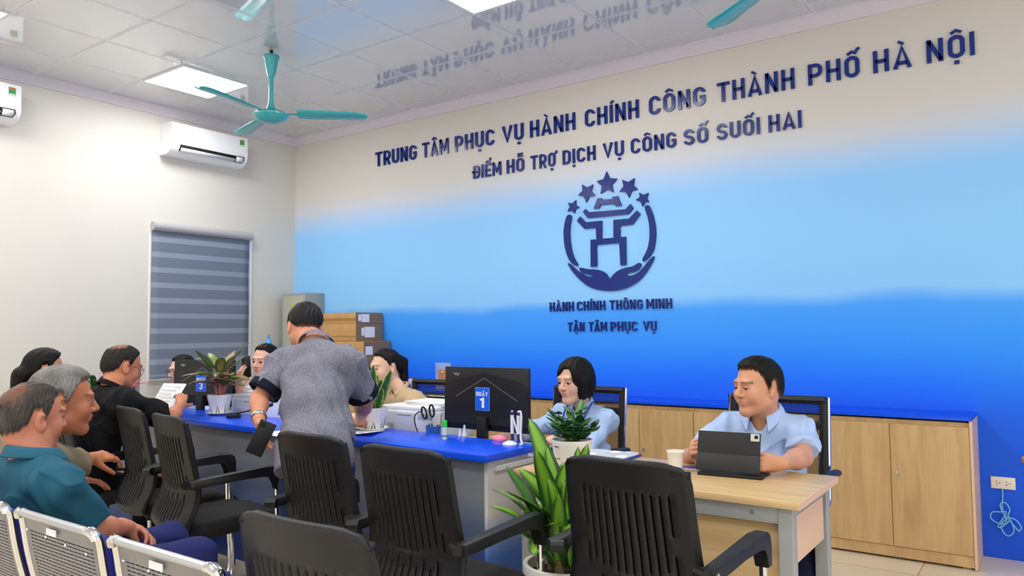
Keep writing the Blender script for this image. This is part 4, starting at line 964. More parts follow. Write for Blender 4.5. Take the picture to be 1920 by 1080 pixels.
def pot(parent, r0, r1, h, saucer=True, ribs=0, grass=True, z0=.0):
    fn = (lambda r_, z, a: r_*(1+.012*math.cos(ribs*a))) if ribs else None
    MB().lathe([(0, z0), (r0, z0), (r0*1.02, z0+.01), (r1*.97, z0+h*.8), (r1, z0+h*.95), (r1, z0+h), (r1*.93, z0+h), (r1*.9, z0+h*.86), (0, z0+h*.86)], seg=96 if ribs else 40, fn=fn).build('pot', M_WCER, parent)
    MB().lathe([(0, z0+h*.86), (r1*.88, z0+h*.865), (r1*.5, z0+h*.9), (0, z0+h*.9)], seg=24).build('soil', M_SOIL, parent)
    if saucer: MB().lathe([(0, 0), (r0*1.1, 0), (r1*1.08, .012), (r1*1.1, .017), (r1*1.02, .017), (r0, .008), (0, .008)], seg=40).build('saucer', M_WCER, parent)
    if grass:
        gm = mat('pot_motif', (52, 62, 66), .4)
        for k in range(11):
            a = 2*PI*k/11 + .25*math.sin(k*5); hh = h*random.uniform(.3, .55); m = MB(); rr = lambda z: (r0 + (r1*.97-r0)*min(1, (z-z0)/(h*.8)))*1.02
            pts = [(z0+h*.05+hh*q, a+.25*math.sin(k*3)*q*q, .0035*(1-q)*r1/.09) for q in np.linspace(0, 1, 6)]
            for (z_a, a_a, w_a), (z_b, a_b, w_b) in zip(pts, pts[1:]):
                vs = []
                for z_, a_, w__ in ((z_a, a_a, -w_a), (z_a, a_a, w_a), (z_b, a_b, w_b), (z_b, a_b, -w_b)):
                    r_ = rr(z_); vs.append(m.bm.verts.new((r_*math.cos(a_+w__/r_), r_*math.sin(a_+w__/r_), z_)))
                m.bm.faces.new(vs)
            m.build('grass_motif', gm, parent, solid=.0006, off=1)
c3 = lambda h: np.array(lin(h)[:3])
def snake_plant():
    t = thing('snake_plant', 'snake plant with banded upright leaves in a white ribbed pot on the counter', 'plant', (-3.055, 2.965, CT))
    pot(t, .055, .078, .118, True, 36, True, .008)
    G, Yl = c3((44, 92, 44)), c3((158, 196, 92))
    rnd = random.Random(2)
    for d, h, W_, b0, back in ((-.005, .245, .030, -.004, 0), (.10, .215, .026, .022, .0), (-.085, .125, .029, -.026, -.02), (-.04, .16, .026, -.015, .03), (.04, .165, .025, .012, .03), (.055, .12, .024, .02, -.03), (-.055, .10, .024, -.02, -.04), (.015, .185, .026, .004, .05), (-.02, .14, .022, -.01, -.05)):
        e_ = Vector((.81, .58, 0)); n_ = Vector((-.58, .81, 0)); B0 = e_*b0 + n_*back*.4 + Vector((0, 0, .108)); T = e_*d + n_*back + Vector((0, 0, .112+h)); v = T-B0
        az = math.atan2(v.y, v.x); el = math.atan2(v.z, math.hypot(v.x, v.y)); lat = Vector((-math.sin(az), math.cos(az), 0)); dv = v.normalized(); nr_ = -dv.cross(lat)
        ro = math.atan2(e_.dot(nr_), e_.dot(lat)) + rnd.uniform(-.35, .35)
        leaf(t, B0, az, v.length, W_, el+.06, el-.06, G, Yl, 'leaf', rnd.uniform(-.2, .2), .22, .45, .6, 30, ro, pw=.5)
snake_plant()
def aglaonema():
    t = thing('aglaonema', 'red-stemmed leafy plant in a white ribbed pot on the counter', 'plant', (-4.54, 3.00, CT))
    pot(t, .054, .077, .125, True, 36, True, .008)
    rs = mat('pink_stem', (176, 112, 104), .5); rnd = random.Random(4)
    for k in range(30):
        az = k*2.4 + rnd.uniform(-.3, .3); h = rnd.uniform(.07, .21); r_ = rnd.uniform(.01, .07)
        b0 = Vector((.02*math.cos(az), .02*math.sin(az), .118)); b1 = Vector((r_*math.cos(az), r_*math.sin(az), .118+h))
        s = MB().tube([b0, b0.lerp(b1, .5)+Vector((0, 0, .01)), b1], [.0075, .006, .004], 8).build('stem', rs, t)
        low = h < .16
        c1 = c3(rnd.choice([(104, 140, 66), (128, 142, 70), (86, 116, 60), (142, 132, 72)])); c2 = c3(rnd.choice([(62, 84, 48), (146, 84, 62), (74, 96, 50)]))
        leaf(t, b1, az, rnd.uniform(.14, .21), rnd.uniform(.03, .043), rnd.uniform(.2, .6) if low else rnd.uniform(.7, 1.25), rnd.uniform(-.7, -.2) if low else rnd.uniform(-.2, .5), c1, c2, 'leaf', rnd.uniform(-.3, .3), .2, .4, .5)
    leaf(t, (-.03, 0, .3), 2.9, .2, .012, .6, .2, c3((150, 92, 72)), c3((110, 70, 56)), 'leaf')
aglaonema()
def floor_plant():
    t = thing('dracaena', 'tall floor plant with striped green strap leaves beside the counter end', 'plant', (-1.50, 2.42, 0))
    MB().lathe([(0, 0), (.10, 0), (.115, .02), (.15, .40), (.155, .46), (.152, .485), (.135, .485), (.13, .44), (0, .44)], seg=48).build('pot', M_WCER, t)
    MB().lathe([(0, .44), (.13, .445), (.05, .452), (0, .452)], seg=24).build('soil', M_SOIL, t)
    bark = mat('cane_brown', (128, 104, 66), .8, bump=.4, bscale=60)
    canes = [((-.05, .0), .12), ((.03, .04), .2), ((.01, -.05), .07)]
    for (x, y), h in canes: MB().tube([(x, y, .44), (x*1.1, y*1.1, .44+h)], [.018, .015], 10).build('cane', bark, t)
    LG, DG, MG = c3((124, 176, 48)), c3((40, 84, 32)), c3((72, 128, 40))
    rnd = random.Random(9)
    # leaf tips in room coordinates, half width, bend in degrees
    tips = [((-1.655, 2.40, 1.0), .034, 8), ((-1.55, 2.30, .905), .036, 6), ((-1.43, 2.38, .862), .03, 14), ((-1.39, 2.45, .92), .027, 10), ((-1.56, 2.52, .83), .036, 10), ((-1.46, 2.34, .80), .03, 12), ((-1.78, 2.40, .80), .033, 22), ((-1.75, 2.46, .78), .031, 20),
            ((-1.84, 2.36, .69), .031, 38), ((-1.75, 2.26, .665), .037, 30), ((-1.70, 2.30, .72), .034, 22), ((-1.60, 2.26, .68), .034, 24), ((-1.63, 2.44, .86), .032, 10), ((-1.50, 2.26, .70), .032, 20), ((-1.72, 2.36, .56), .034, 52), ((-1.44, 2.25, .64), .034, 34), ((-1.645, 2.36, .75), .026, 18), ((-1.42, 2.26, .76), .026, 16), ((-1.40, 2.40, .82), .028, 10), ((-1.50, 2.30, .80), .028, 12), ((-1.68, 2.30, .60), .034, 48), ((-1.53, 2.24, .50), .034, 62), ((-1.40, 2.27, .55), .034, 58),
            ((-1.62, 2.55, .82), .03, 20), ((-1.48, 2.62, .84), .03, 20), ((-1.36, 2.58, .78), .03, 26), ((-1.30, 2.50, .70), .03, 36), ((-1.33, 2.36, .66), .03, 42), ((-1.60, 2.62, .66), .03, 42), ((-1.42, 2.66, .62), .03, 46), ((-1.72, 2.52, .66), .03, 40), ((-1.58, 2.42, .9), .03, 6), ((-1.47, 2.5, .9), .032, 8)]
    for i, (T, W_, bend) in enumerate(tips):
        (x, y), h = canes[i % 3]
        if bend < 13: x, y, h = .02*math.cos(i*2.4)+.02, .02*math.sin(i*2.4), .1
        B0 = Vector((x, y, .43+h*(.6 if bend < 30 else .9)-.02)); d = Vector(T)-Vector((-1.50, 2.42, 0))-B0; L_ = d.length
        az = math.atan2(d.y, d.x); el = math.atan2(d.z, math.hypot(d.x, d.y)); be = math.radians(bend)
        if el > .95:
            lat = Vector((-math.sin(az), math.cos(az), 0)); dv = Vector((math.cos(az)*math.cos(el), math.sin(az)*math.cos(el), math.sin(el))); nr_ = -dv.cross(lat); D_ = Vector((.85, .53, 0))
            ro = math.atan2(D_.dot(nr_), D_.dot(lat)) + rnd.uniform(-.6, .6)
        else: ro = rnd.uniform(-.5, .5)
        leaf(t, B0, az, L_*(1+be*be/20), W_*1.2, min(el+be, 1.75), el-be*.9, LG if rnd.random() < .75 else MG, DG, 'leaf', rnd.uniform(-.3, .3), .22, .52, .42, 0, ro, 18, pw=.5)
floor_plant()
def zz_plant():
    t = thing('zz_plant', 'small dark green plant in a white pot before the woman in blue', 'plant', (-1.69, 2.80, DT))
    pot(t, .066, .088, .125, False, 0, False)
    for dz in (.05, .1):
        MB().b2(-.035, -.012, -.0795-.06*(dz-.05)/.1*.15-.0015, -.078, dz, dz+.003).build('print_line', mat('pot_print', (60, 60, 60), .5), t, smooth=False)
    rnd = random.Random(11); st = mat('zz_stem', (54, 96, 40), .5)
    for k in range(9):
        az = k*2.4; lean = .25 + .5*(k % 3)/2; hgt = .1 + .05*((k*5) % 4)/3 - .05*lean
        pts = [Vector((.015*math.cos(az) + lean*.1*q*math.cos(az), .015*math.sin(az) + lean*.1*q*math.sin(az), .11 + hgt*q)) for q in np.linspace(0, 1, 5)]
        MB().tube(pts, [.005, .005, .004, .003, .002], 6).build('stem', st, t)
        for j in range(1, 5):
            for s in (-1, 1):
                g = rnd.choice([(34, 82, 36), (44, 104, 44), (28, 66, 34), (70, 128, 52)])
                leaf(t, pts[j], az + s*rnd.uniform(.7, 1.3), rnd.uniform(.05, .08), rnd.uniform(.014, .02), rnd.uniform(.3, .9), rnd.uniform(-.1, .5), c3(g), c3(g)*.75, 'leaf', 0, .3, .45, .5, 0, 0, 8)
zz_plant()
def small_far_plant(name, label, loc, colors, n, L_, seed, hpot=.13):
    t = thing(name, label, 'plant', loc); pot(t, .05, .07, hpot, False, 0, False); rnd = random.Random(seed)
    for k in range(n):
        c = c3(rnd.choice(colors)); leaf(t, (0, 0, hpot*.88), k*2.4, L_*rnd.uniform(.8, 1.2), .022, rnd.uniform(.6, 1.3), rnd.uniform(-.4, .5), c, c*.6, 'leaf', 0, .25, .45, .4, 0, 0, 10)
small_far_plant('leafy_plant', 'green leafy pot plant on the counter past the woman at the far left', (-6.25+.33, 2.85, CT), [(58, 128, 52), (44, 104, 44)], 9, .24, 3)
small_far_plant('red_leaf_plant', 'pink-leaved pot plant on the counter past the man in the black polo shirt', (-5.55, 2.88, CT), [(206, 92, 100), (190, 70, 84)], 10, .22, 5)
# ------------------------------------------------------------------ people: bodies grown from blended solids
def nv(a): a = np.array(a, float); return a/np.linalg.norm(a)
def p_cone(a, b, r1, r2):
    a, b = np.array(a, float), np.array(b, float); ba = b-a; L2 = max(1e-9, ba @ ba)
    def f(P):
        t = np.clip((P-a) @ ba/L2, 0, 1); return np.linalg.norm(P-a-t[:, None]*ba, axis=1) - (r1+(r2-r1)*t)
    return f
def p_ell(c, R, r):
    c, R, r = np.array(c, float), np.array(R, float), np.array(r, float)
    def f(P):
        q = (P-c) @ R; k0 = np.linalg.norm(q/r, axis=1); k1 = np.linalg.norm(q/(r*r), axis=1)
        return k0*(k0-1)/np.maximum(k1, 1e-6)
    return f
def p_plane(o, n):
    o, n = np.array(o, float), nv(n)
    return lambda P: (P-o) @ n
def p_max(*fs):
    def f(P):
        d = fs[0](P)
        for g in fs[1:]: d = np.maximum(d, g(P))
        return d
    return f
class SDF:
    def __init__(s): s.ops = []
    def add(s, f, k=.02): s.ops.append((0, f, k)); return s
    def sub(s, f, k=.01): s.ops.append((1, f, k)); return s
    def cut(s, f, k=.004): s.ops.append((2, f, k)); return s
    def disp(s, f): s.ops.append((3, f, 0)); return s
    @staticmethod
    def step(op, d, e, k):
        if op == 0:
            h = np.clip(.5+.5*(d-e)/k, 0, 1); return d*(1-h)+e*h - k*h*(1-h)
        if op == 1: e = -e
        if op in (1, 2):
            h = np.clip(.5-.5*(d-e)/k, 0, 1); return d*(1-h)+e*h + k*h*(1-h)
        return d+e
    def mesh(s, lo, hi, vox, B=8):
        lo = np.array(lo, float); hi = np.array(hi, float)
        nb = np.ceil((hi-lo)/(vox*B)).astype(int); n = nb*B
        half = vox*B/2; R = half*1.74
        gx, gy, gz = np.meshgrid(*[np.arange(k) for k in nb], indexing='ij')
        bi = np.stack([gx.ravel(), gy.ravel(), gz.ravel()], 1); ctr = lo + (bi*B + B/2 - .5)*vox
        d = np.full(len(ctr), 1.0); es = []
        for op, f, k in s.ops:
            e = f(ctr); es.append(e); d = s.step(op, d, e, max(k, 1e-6))
        act = np.abs(d) < R*1.25 + .012
        vol = np.where(d > 0, np.float32(.05), np.float32(-.05)).astype(np.float32)
        full = np.repeat(np.repeat(np.repeat(vol.reshape(nb), B, 0), B, 1), B, 2)
        ai = np.nonzero(act)[0]
        loc = np.stack([q.ravel() for q in np.meshgrid(*[np.arange(B)]*3, indexing='ij')], 1)
        D = np.full((len(ai), B**3), 1.0)
        for (op, f, k), e in zip(s.ops, es):
            ea = e[ai]
            sel = np.nonzero(ea < 2.2*R + k + .01)[0] if op in (0, 1) else np.arange(len(ai))
            if not len(sel): continue
            P = (lo + (bi[ai[sel]][:, None, :]*B + loc[None])*vox).reshape(-1, 3)
            D[sel] = s.step(op, D[sel], f(P).reshape(len(sel), -1), max(k, 1e-6))
        v6 = full.reshape(nb[0], B, nb[1], B, nb[2], B).transpose(0, 2, 4, 1, 3, 5)
        v6 = np.ascontiguousarray(v6).reshape(-1, B**3); v6[ai] = D
        full = v6.reshape(nb[0], nb[1], nb[2], B, B, B).transpose(0, 3, 1, 4, 2, 5).reshape(n)
        full = np.ascontiguousarray(full)
        full[0] = full[-1] = .05; full[:, 0] = full[:, -1] = .05; full[:, :, 0] = full[:, :, -1] = .05
        return surface_nets(full, lo, vox)
def surface_nets(v, lo, vox):
    ins = v < 0; nx, ny, nz = v.shape
    c = np.zeros((nx-1, ny-1, nz-1), np.uint8)
    for dx in (0, 1):
        for dy in (0, 1):
            for dz in (0, 1): c += ins[dx:nx-1+dx, dy:ny-1+dy, dz:nz-1+dz]
    cells = np.argwhere((c > 0) & (c < 8)); idx = np.full(c.shape, -1, np.int32); idx[tuple(cells.T)] = np.arange(len(cells))
    acc = np.zeros((len(cells), 3)); cnt = np.zeros(len(cells))
    corners = [(a, b_, e) for a in (0, 1) for b_ in (0, 1) for e in (0, 1)]
    for p in corners:
        for ax in range(3):
            if p[ax]: continue
            q = list(p); q[ax] = 1
            a = v[cells[:, 0]+p[0], cells[:, 1]+p[1], cells[:, 2]+p[2]]; b_ = v[cells[:, 0]+q[0], cells[:, 1]+q[1], cells[:, 2]+q[2]]
            m = (a < 0) != (b_ < 0); t = np.where(m, a/np.where(m, a-b_, 1), 0)
            pos = np.tile(np.array(p, float), (len(cells), 1)); pos[:, ax] = t
            acc[m] += pos[m]; cnt[m] += 1
    V = lo + (cells + acc/cnt[:, None])*vox
    F = []
    for ax in range(3):
        u, w_ = (ax+1) % 3, (ax+2) % 3
        sa = [slice(None)]*3; sb = [slice(None)]*3; sa[ax] = slice(0, -1); sb[ax] = slice(1, None)
        ch = ins[tuple(sa)] != ins[tuple(sb)]; e = np.argwhere(ch)
        e = e[(e[:, u] > 0) & (e[:, w_] > 0) & (e[:, u] < v.shape[u]-1) & (e[:, w_] < v.shape[w_]-1)]
        def g(du, dw):
            q = e.copy(); q[:, u] += du; q[:, w_] += dw; return idx[q[:, 0], q[:, 1], q[:, 2]]
        quad = np.stack([g(-1, -1), g(0, -1), g(0, 0), g(-1, 0)], 1)
        inside = ins[e[:, 0], e[:, 1], e[:, 2]]
        quad[~inside] = quad[~inside][:, ::-1]; F.append(quad)
    F = np.concatenate(F); F = F[(F >= 0).all(1)]
    return V, F
M_SKIN = attr_mat('skin', .48, .35, bump=.05, bscale=420, sss=.12)
M_HAIRS = {}
def hair_mat(name, c, rough=.38):
    m = attr_mat('hair_'+name, .5, .18, bump=.35, bscale=40, stretch=(5, 5, 1.6))
    return m
M_EYE = attr_mat('eyeball', .35, .25)
def fabric(name, c, rough=.8, var=.0, vs=60, bump=.25, bs=900, stretch=None): return mat(name, c, rough, spec=.2, var=var, vscale=vs, bump=bump, bscale=bs, stretch=stretch)

def frame(yaw_vec, pitch=0.0, roll=0.0):
    """columns right, forward, up; pitch > 0 looks down"""
    f = nv([yaw_vec[0], yaw_vec[1], 0]); r = np.array([f[1], -f[0], 0]); u = np.array([0, 0, 1.0])
    cp, sp = math.cos(pitch), math.sin(pitch); f2 = f*cp - u*sp; u2 = u*cp + f*sp
    cr, sr = math.cos(roll), math.sin(roll); r2 = r*cr - u2*sr; u3 = u2*cr + r*sr
    return np.stack([r2, f2, u3], 1)
def two_bone(a, b, l1, l2, hint):
    a, b = np.array(a, float), np.array(b, float); d = b-a; L_ = np.linalg.norm(d); n = d/L_; L_ = min(L_, (l1+l2)*.998); b = a+n*L_
    x = (l1*l1-l2*l2+L_*L_)/(2*L_); h = math.sqrt(max(0, l1*l1-x*x)); hv = np.array(hint, float); hv = hv - n*(hv @ n)
    return a+n*x+nv(hv)*h, b
def hand(S, W, fwd, palm, thumb_side, curl, sc=1.0, thumb=(.55, .75, .35), spread=.06, flex=None):
    """W wrist, fwd towards the knuckles, palm the way the palm faces, thumb_side +1/-1 along cross(fwd, palm)"""
    f = nv(fwd); p = np.array(palm, float); p = nv(p - f*(p @ f)); l = np.cross(f, p)*thumb_side
    W = np.array(W, float); A = lambda a, b_, c: W + (f*a + l*b_ + p*c)*sc
    kn = [(.088, .027), (.091, .009), (.087, -.0095), (.078, -.027)]; ln = [(.042, .026, .021), (.046, .029, .022), (.042, .027, .021), (.033, .021, .019)]
    S.add(p_cone(W, A(.03, 0, 0), .024*sc, .024*sc), .015)
    for i, (a, b_) in enumerate(kn):
        S.add(p_cone(A(.022, b_*.55, -.001), A(a, b_, -.002), .0145*sc, .0108*sc), .012)
    for i, (a, b_) in enumerate(kn):
        q = A(a, b_, -.002); c = curl[i] if isinstance(curl, (list, tuple)) else curl; ang = c*.75; sp = spread*(1.2-.8*i)
        for j in range(3):
            d_ = f*math.cos(ang)+p*math.sin(ang); d_ = nv(d_ + l*sp); e = q + d_*ln[i][j]*sc
            S.add(p_cone(q, e, (.0088-.0006*j)*sc, (.0082-.0008*j)*sc), .0025 if j == 0 else .0015); q = e; ang += c*(.95 if j == 0 else .6)
    t0 = A(.022, .022, .006); d1 = nv(f*thumb[0]+l*thumb[1]+p*thumb[2]); t1 = t0+d1*.036*sc; d2 = nv(d1+f*.55+p*.15); t2 = t1+d2*.03*sc; t3 = t2+nv(d2+f*.3+p*.2)*.024*sc
    S.add(p_cone(t0, t1, .0155*sc, .0115*sc), .01); S.add(p_cone(t1, t2, .0105*sc, .0098*sc), .003); S.add(p_cone(t2, t3, .0098*sc, .0082*sc), .002)

def person(name, label, s):
    """s: joints in room coordinates plus looks"""
    vox = s.get('vox', .0042); fem = s.get('fem', False); b = s.get('build', 1.0)
    H, N, PV = [np.array(s[k], float) for k in ('H', 'N', 'PV')]
    base = np.array([PV[0], PV[1], 0.0]); hs = s.get('hs', .95 if fem else 1.0)
    t = thing('person', label, 'person', tuple(base))
    Rh = frame(s['look'], s.get('pitch', 0), s.get('roll', 0)); hr, hf, hu = Rh.T
    X = lambda x, y, z: H + hr*x*hs + hf*y*hs + hu*z*hs
    bf = nv([s['face'][0], s['face'][1], 0]); br = np.array([bf[1], -bf[0], 0]); up = nv(N-PV); bfw = np.cross(up, br); Rb = np.stack([br, bfw, up], 1)
    sw = s.get('sw', .165 if fem else .19)
    SR = np.array(s.get('SR', N + br*sw - up*.07)); SL = np.array(s.get('SL', N - br*sw - up*.07))
    sd0 = s.get('sdrop', .075)
    l1, l2 = s.get('arm', (.27, .235) if fem else (.285, .25))
    HL_M = [(0, .071), (30, .073), (48, .064), (62, .04), (73, .004), (79, -.014), (85, -.012), (89, .024), (108, .022), (119, -.028), (140, -.054), (180, -.068)]
    HL_F = [(0, .078), (30, .076), (48, .062), (62, .044), (73, .02), (80, .004), (86, .004), (90, .026), (108, .022), (119, -.03), (140, -.056), (180, -.068)]
    s['_hl'] = np.array(s.get('hl', HL_F if fem else HL_M), float)
    ER, WR = two_bone(SR, s['WR'], l1, l2, s.get('hR', br*.4-np.array([0, 0, 1]))); EL, WL = two_bone(SL, s['WL'], l1, l2, s.get('hL', -br*.4-np.array([0, 0, 1])))
    if 'ER' in s: ER, WR = np.array(s['ER'], float), np.array(s['WR'], float)
    if 'EL' in s: EL, WL = np.array(s['EL'], float), np.array(s['WL'], float)
    # ---- body
    S = SDF()
    S.add(p_ell(X(0, -.012, .032), Rh, np.array([.0745, .095, .083])*hs), .02)
    S.add(p_ell(X(0, -.046, -.012), Rh, np.array([.06, .055, .06])*hs), .03)
    S.add(p_ell(X(0, .024, -.034), Rh, np.array([.0605 if not fem else .057, .067, .079])*hs*np.array([s.get('fat', 1.0), 1, 1])), .03)
    jw = .047*s.get('fat', 1.0) if not fem else .04
    for q in (-1, 1):
        S.add(p_cone(X(q*jw, .004, -.062), X(q*.014, .066, -.098), .023*hs, .019*hs), .025)
        S.add(p_ell(X(q*.036*s.get('fat', 1.0), .056, -.03), Rh, np.array([.025, .026, .03])*hs*s.get('fat', 1.0)), .02)
    S.add(p_ell(X(0, .07, -.098), Rh, np.array([.017, .016, .014])*hs), .02)
    S.add(p_cone(X(-.034, .081, .024), X(.034, .081, .024), .012*hs, .012*hs), .018)
    for q in (-1, 1): S.sub(p_ell(X(q*.031, .102, .002), Rh, np.array([.018, .014, .012])*hs), .014)
    S.add(p_cone(X(0, .086, .014), X(0, .1075, -.024), .0075*hs, .0115*hs), .01)
    for q in (-1, 1): S.add(p_ell(X(q*.0125, .094, -.029), Rh, np.array([.0085, .011, .0075])*hs), .006)
    S.add(p_ell(X(0, .084, -.056), Rh, np.array([.026, .0095, .018])*hs), .012)
    S.add(p_cone(X(-.019, .0875, -.0535), X(0, .0945, -.0515), .0035*hs, .0052*hs), .005); S.add(p_cone(X(.019, .0875, -.0535), X(0, .0945, -.0515), .0035*hs, .0052*hs), .005)
    S.add(p_cone(X(-.014, .0875, -.0615), X(.014, .0875, -.0615), .0058*hs, .0058*hs), .006)
    S.sub(p_cone(X(-.022, .0955, -.0567), X(.022, .0955, -.0567), .002*hs, .002*hs), .004)
    for q in (-1, 1):     # eyelids round the eyeballs
        e = X(q*.031, .0765, .002)
        S.add(p_max(p_ell(e, Rh, np.array([.0138]*3)*hs), p_plane(X(0, 0, .0040), -hu)), .003)
        S.add(p_max(p_ell(e, Rh, np.array([.0134]*3)*hs), p_plane(X(0, 0, -.0018), hu)), .003)
        ear_c = X(q*.0775, -.014, -.008); Re = np.stack([nv(hr*1 + hf*q*-.35), nv(hf + hr*q*.35), hu], 1)
        S.add(p_ell(ear_c, Re, np.array([.0095, .019, .031])*hs), .006); S.sub(p_ell(X(q*.0885, -.008, -.005), Re, np.array([.008, .010, .019])*hs), .004)
        S.add(p_ell(X(q*.0775, -.005, -.033), Re, np.array([.008, .010, .011])*hs), .006)
    nr = (.042 if fem else .055)*s.get('neck', 1.0)
    S.add(p_cone(X(0, -.022, -.06), N + up*.0, nr, nr*1.08), .03)
    S.add(p_cone(N-up*.03, (SR+N)/2-up*.035, nr*.8, .034), .03); S.add(p_cone(N-up*.03, (SL+N)/2-up*.035, nr*.8, .034), .03)
    tl = np.linalg.norm(N-PV); cw = (.15 if fem else .172)*b; cd = (.092 if fem else .107)*b
    dress = lambda g, S_: [S_.add(p_ell(N-up*.21, Rb, (cw-g, cd-g, .19-g)), .05), S_.add(p_ell(PV+up*(tl*.3)+bfw*s.get('belly', .0), Rb, ((.138 if fem else .155)*b-g, (.1 if fem else .118)*b+s.get('belly', 0)-g, tl*.34-g)), .06), S_.add(p_ell(PV+up*.03, Rb, (.165*b-g, .12*b-g, .12-g)), .05)]
    dress(.016, S)
    ar = s.get('armr', .84 if fem else 1.0)
    for (a, e, w_) in ((SR, ER, WR), (SL, EL, WL)):
        S.add(p_cone(a, e, .046*ar, .038*ar), .03); S.add(p_cone(e, e+(w_-e)*.35, .039*ar, .041*ar), .02); S.add(p_cone(e+(w_-e)*.3, w_, .041*ar, .0255*ar), .02)
    hsc = .92 if fem else 1.02
    for side, (e, w_) in (('R', (ER, WR)), ('L', (EL, WL))):
        h = s.get('hand'+side)
        if h: hand(S, w_, h['f'], h['p'], (1 if side == 'R' else -1)*-1, h.get('c', .45), hsc, h.get('t', (.55, .75, .35)), h.get('sp', .06))
        else: hand(S, w_, w_-e, (0, 0, -1), (1 if side == 'R' else -1)*-1, .5, hsc)
    KR, KL, AR, AL = [np.array(s[k], float) if k in s else None for k in ('KR', 'KL', 'AR', 'AL')]
    hipR, hipL = PV + br*.085*b - up*.02, PV - br*.085*b - up*.02
    for h, k, a in ((hipR, KR, AR), (hipL, KL, AL)):
        if k is not None: S.add(p_cone(h, k, .07*b, .045), .03); S.add(p_cone(k, a, .045, .032), .02)
    pts = np.array([X(-.13, -.13, -.13), X(.13, .13, .13), X(-.13, .13, .13), X(.13, -.13, .13), SR, SL, ER, EL, WR, WL, PV] + [q for q in (KR, KL, AR, AL) if q is not None])
    lo, hi = pts.min(0)-.2, pts.max(0)+.2; lo[2] = max(lo[2], .0)
    V, F = S.mesh(lo, hi, vox)
    q = (V-H) @ Rh/hs; x, y, z = q.T
    sk = c3(s.get('skin', (206, 160, 132))); col = np.tile(sk, (len(V), 1))
    rng = np.sin(V[:, 0]*61+V[:, 1]*47)*np.sin(V[:, 2]*53+V[:, 0]*29); col *= (1+.03*rng)[:, None]
    inh = (np.abs(x) < .12) & (y > .0) & (z < .13) & (z > -.13)
    def blend(mask, c, a):
        nonlocal col
        a = (a*mask)[:, None]; col = col*(1-a)+c*a
    lipm = np.clip(1.25-np.hypot(x/.022, (z+.0567)/.0095), 0, .35)/.35; blend(inh & (y > .07), sk*np.array([.95, .6, .58]) if not fem else sk*np.array([.92, .5, .5]), lipm*(.7 if fem else .45))
    ckm = np.clip(1-np.hypot((np.abs(x)-.04)/.03, (z+.028)/.028), 0, 1); blend(inh, sk*np.array([1.0, .84, .8]), ckm*.6)
    hc = c3(s.get('hair_col', (15, 13, 13)))
    bz = .0255 + .006*np.cos((np.abs(x)-.03)/.028) - .005; brow = np.clip(1.3-np.maximum(np.abs(z-bz)/.0042, np.abs(np.abs(x)-.032)/.02), 0, .3)/.3; blend(inh & (y > .06), hc*.9+sk*.06, brow*(.5 if fem else .65))
    lash = np.clip(1.2-np.maximum(np.abs(z-.0042)/.0017, np.abs(np.abs(x)-.031)/.0145), 0, .2)/.2; blend(inh & (y > .075), sk*.16, lash*.9)
    nost = np.clip(1.2-np.hypot((np.abs(x)-.0075)/.0038, (y-.099)/.006), 0, .3)/.3; blend(inh & (z < -.03) & (z > -.042), sk*.25, nost)
    if s.get('stubble'):
        blend((y > .0) & (z < -.045) & (z > -.14) & (np.abs(x) < .1) & (lipm < .2), sk*np.array([.62, .66, .7]), np.full(len(V), .35))
    # hair roots tint the scalp
    def hairm(P):
        l = (P-H) @ Rh/hs; ph = np.degrees(np.arctan2(np.abs(l[:, 0]), l[:, 1]+.012)); zl = np.interp(ph, s['_hl'][:, 0], s['_hl'][:, 1])
        return l[:, 2] - zl + .0025*np.sin(l[:, 0]*260+l[:, 1]*190) + .0015*np.sin(l[:, 0]*610+l[:, 1]*530)
    def baldm(P):
        if 'bald' not in s: return np.ones(len(P))
        l = (P-H) @ Rh/hs; bc = np.array(s['bald'][:3]); dd = np.linalg.norm(l-bc, axis=1)/s['bald'][3] + .16*np.sin(l[:, 0]*150+l[:, 1]*60)*np.sin(l[:, 1]*110+l[:, 2]*60)
        k = np.clip((dd-.55)/.75, 0, 1); return k*k*(3-2*k)
    scal = np.clip(hairm(V)/.012, 0, 1)*s.get('scalp', .85)*(.5+.5*baldm(V))
    blend((np.linalg.norm(q, axis=1) < .135) & (np.abs(x) < .084) & (z > -.085), hc, scal)
    body = np_mesh('body', V-base, F, M_SKIN, t, np.clip(col, 0, 1))
    # ---- eyes
    gz = nv(np.array(s.get('gaze', (0, 1, -.08))))
    for e in (-1, 1):
        c = X(e*.031, .0765, .002); nu, nvv = 18, 12; vs = []; cs = []
        for i in range(nvv+1):
            th = PI*i/nvv
            for j in range(nu):
                a = 2*PI*j/nu; d_ = np.array([math.sin(th)*math.cos(a), math.cos(th), math.sin(th)*math.sin(a)])
                vs.append(c + (Rh @ d_)*.0125*hs)
                g = d_ @ gz; cs.append((.012, .008, .006) if g > .86 else ((.03, .016, .01) if g > .80 else (.27, .255, .25)))  # eye white greyed so its colour carries the shading
        F_ = [(i*nu+j, i*nu+(j+1) % nu, (i+1)*nu+(j+1) % nu, (i+1)*nu+j) for i in range(nvv) for j in range(nu)]
        np_mesh('eye', np.array(vs)-base, np.array(F_), M_EYE, t, np.array(cs))
    # ---- hair
    hair(t, s, X, Rh, H, hs, base, vox, hc, hairm, baldm, N, nr, sk)
    # ---- shirt
    sh = s['shirt']; C = SDF(); dress(0, C)
    C.add(p_cone(SL+br*.0, SR, .062*b, .062*b), .05)
    for a in (SR, SL): C.add(p_cone(N-up*.028, a, nr+.008, .062*b), .04)
    if s.get('untuck'): C.add(p_ell(PV-up*.07, Rb, (.182*b, .15*b, .2)), .05)
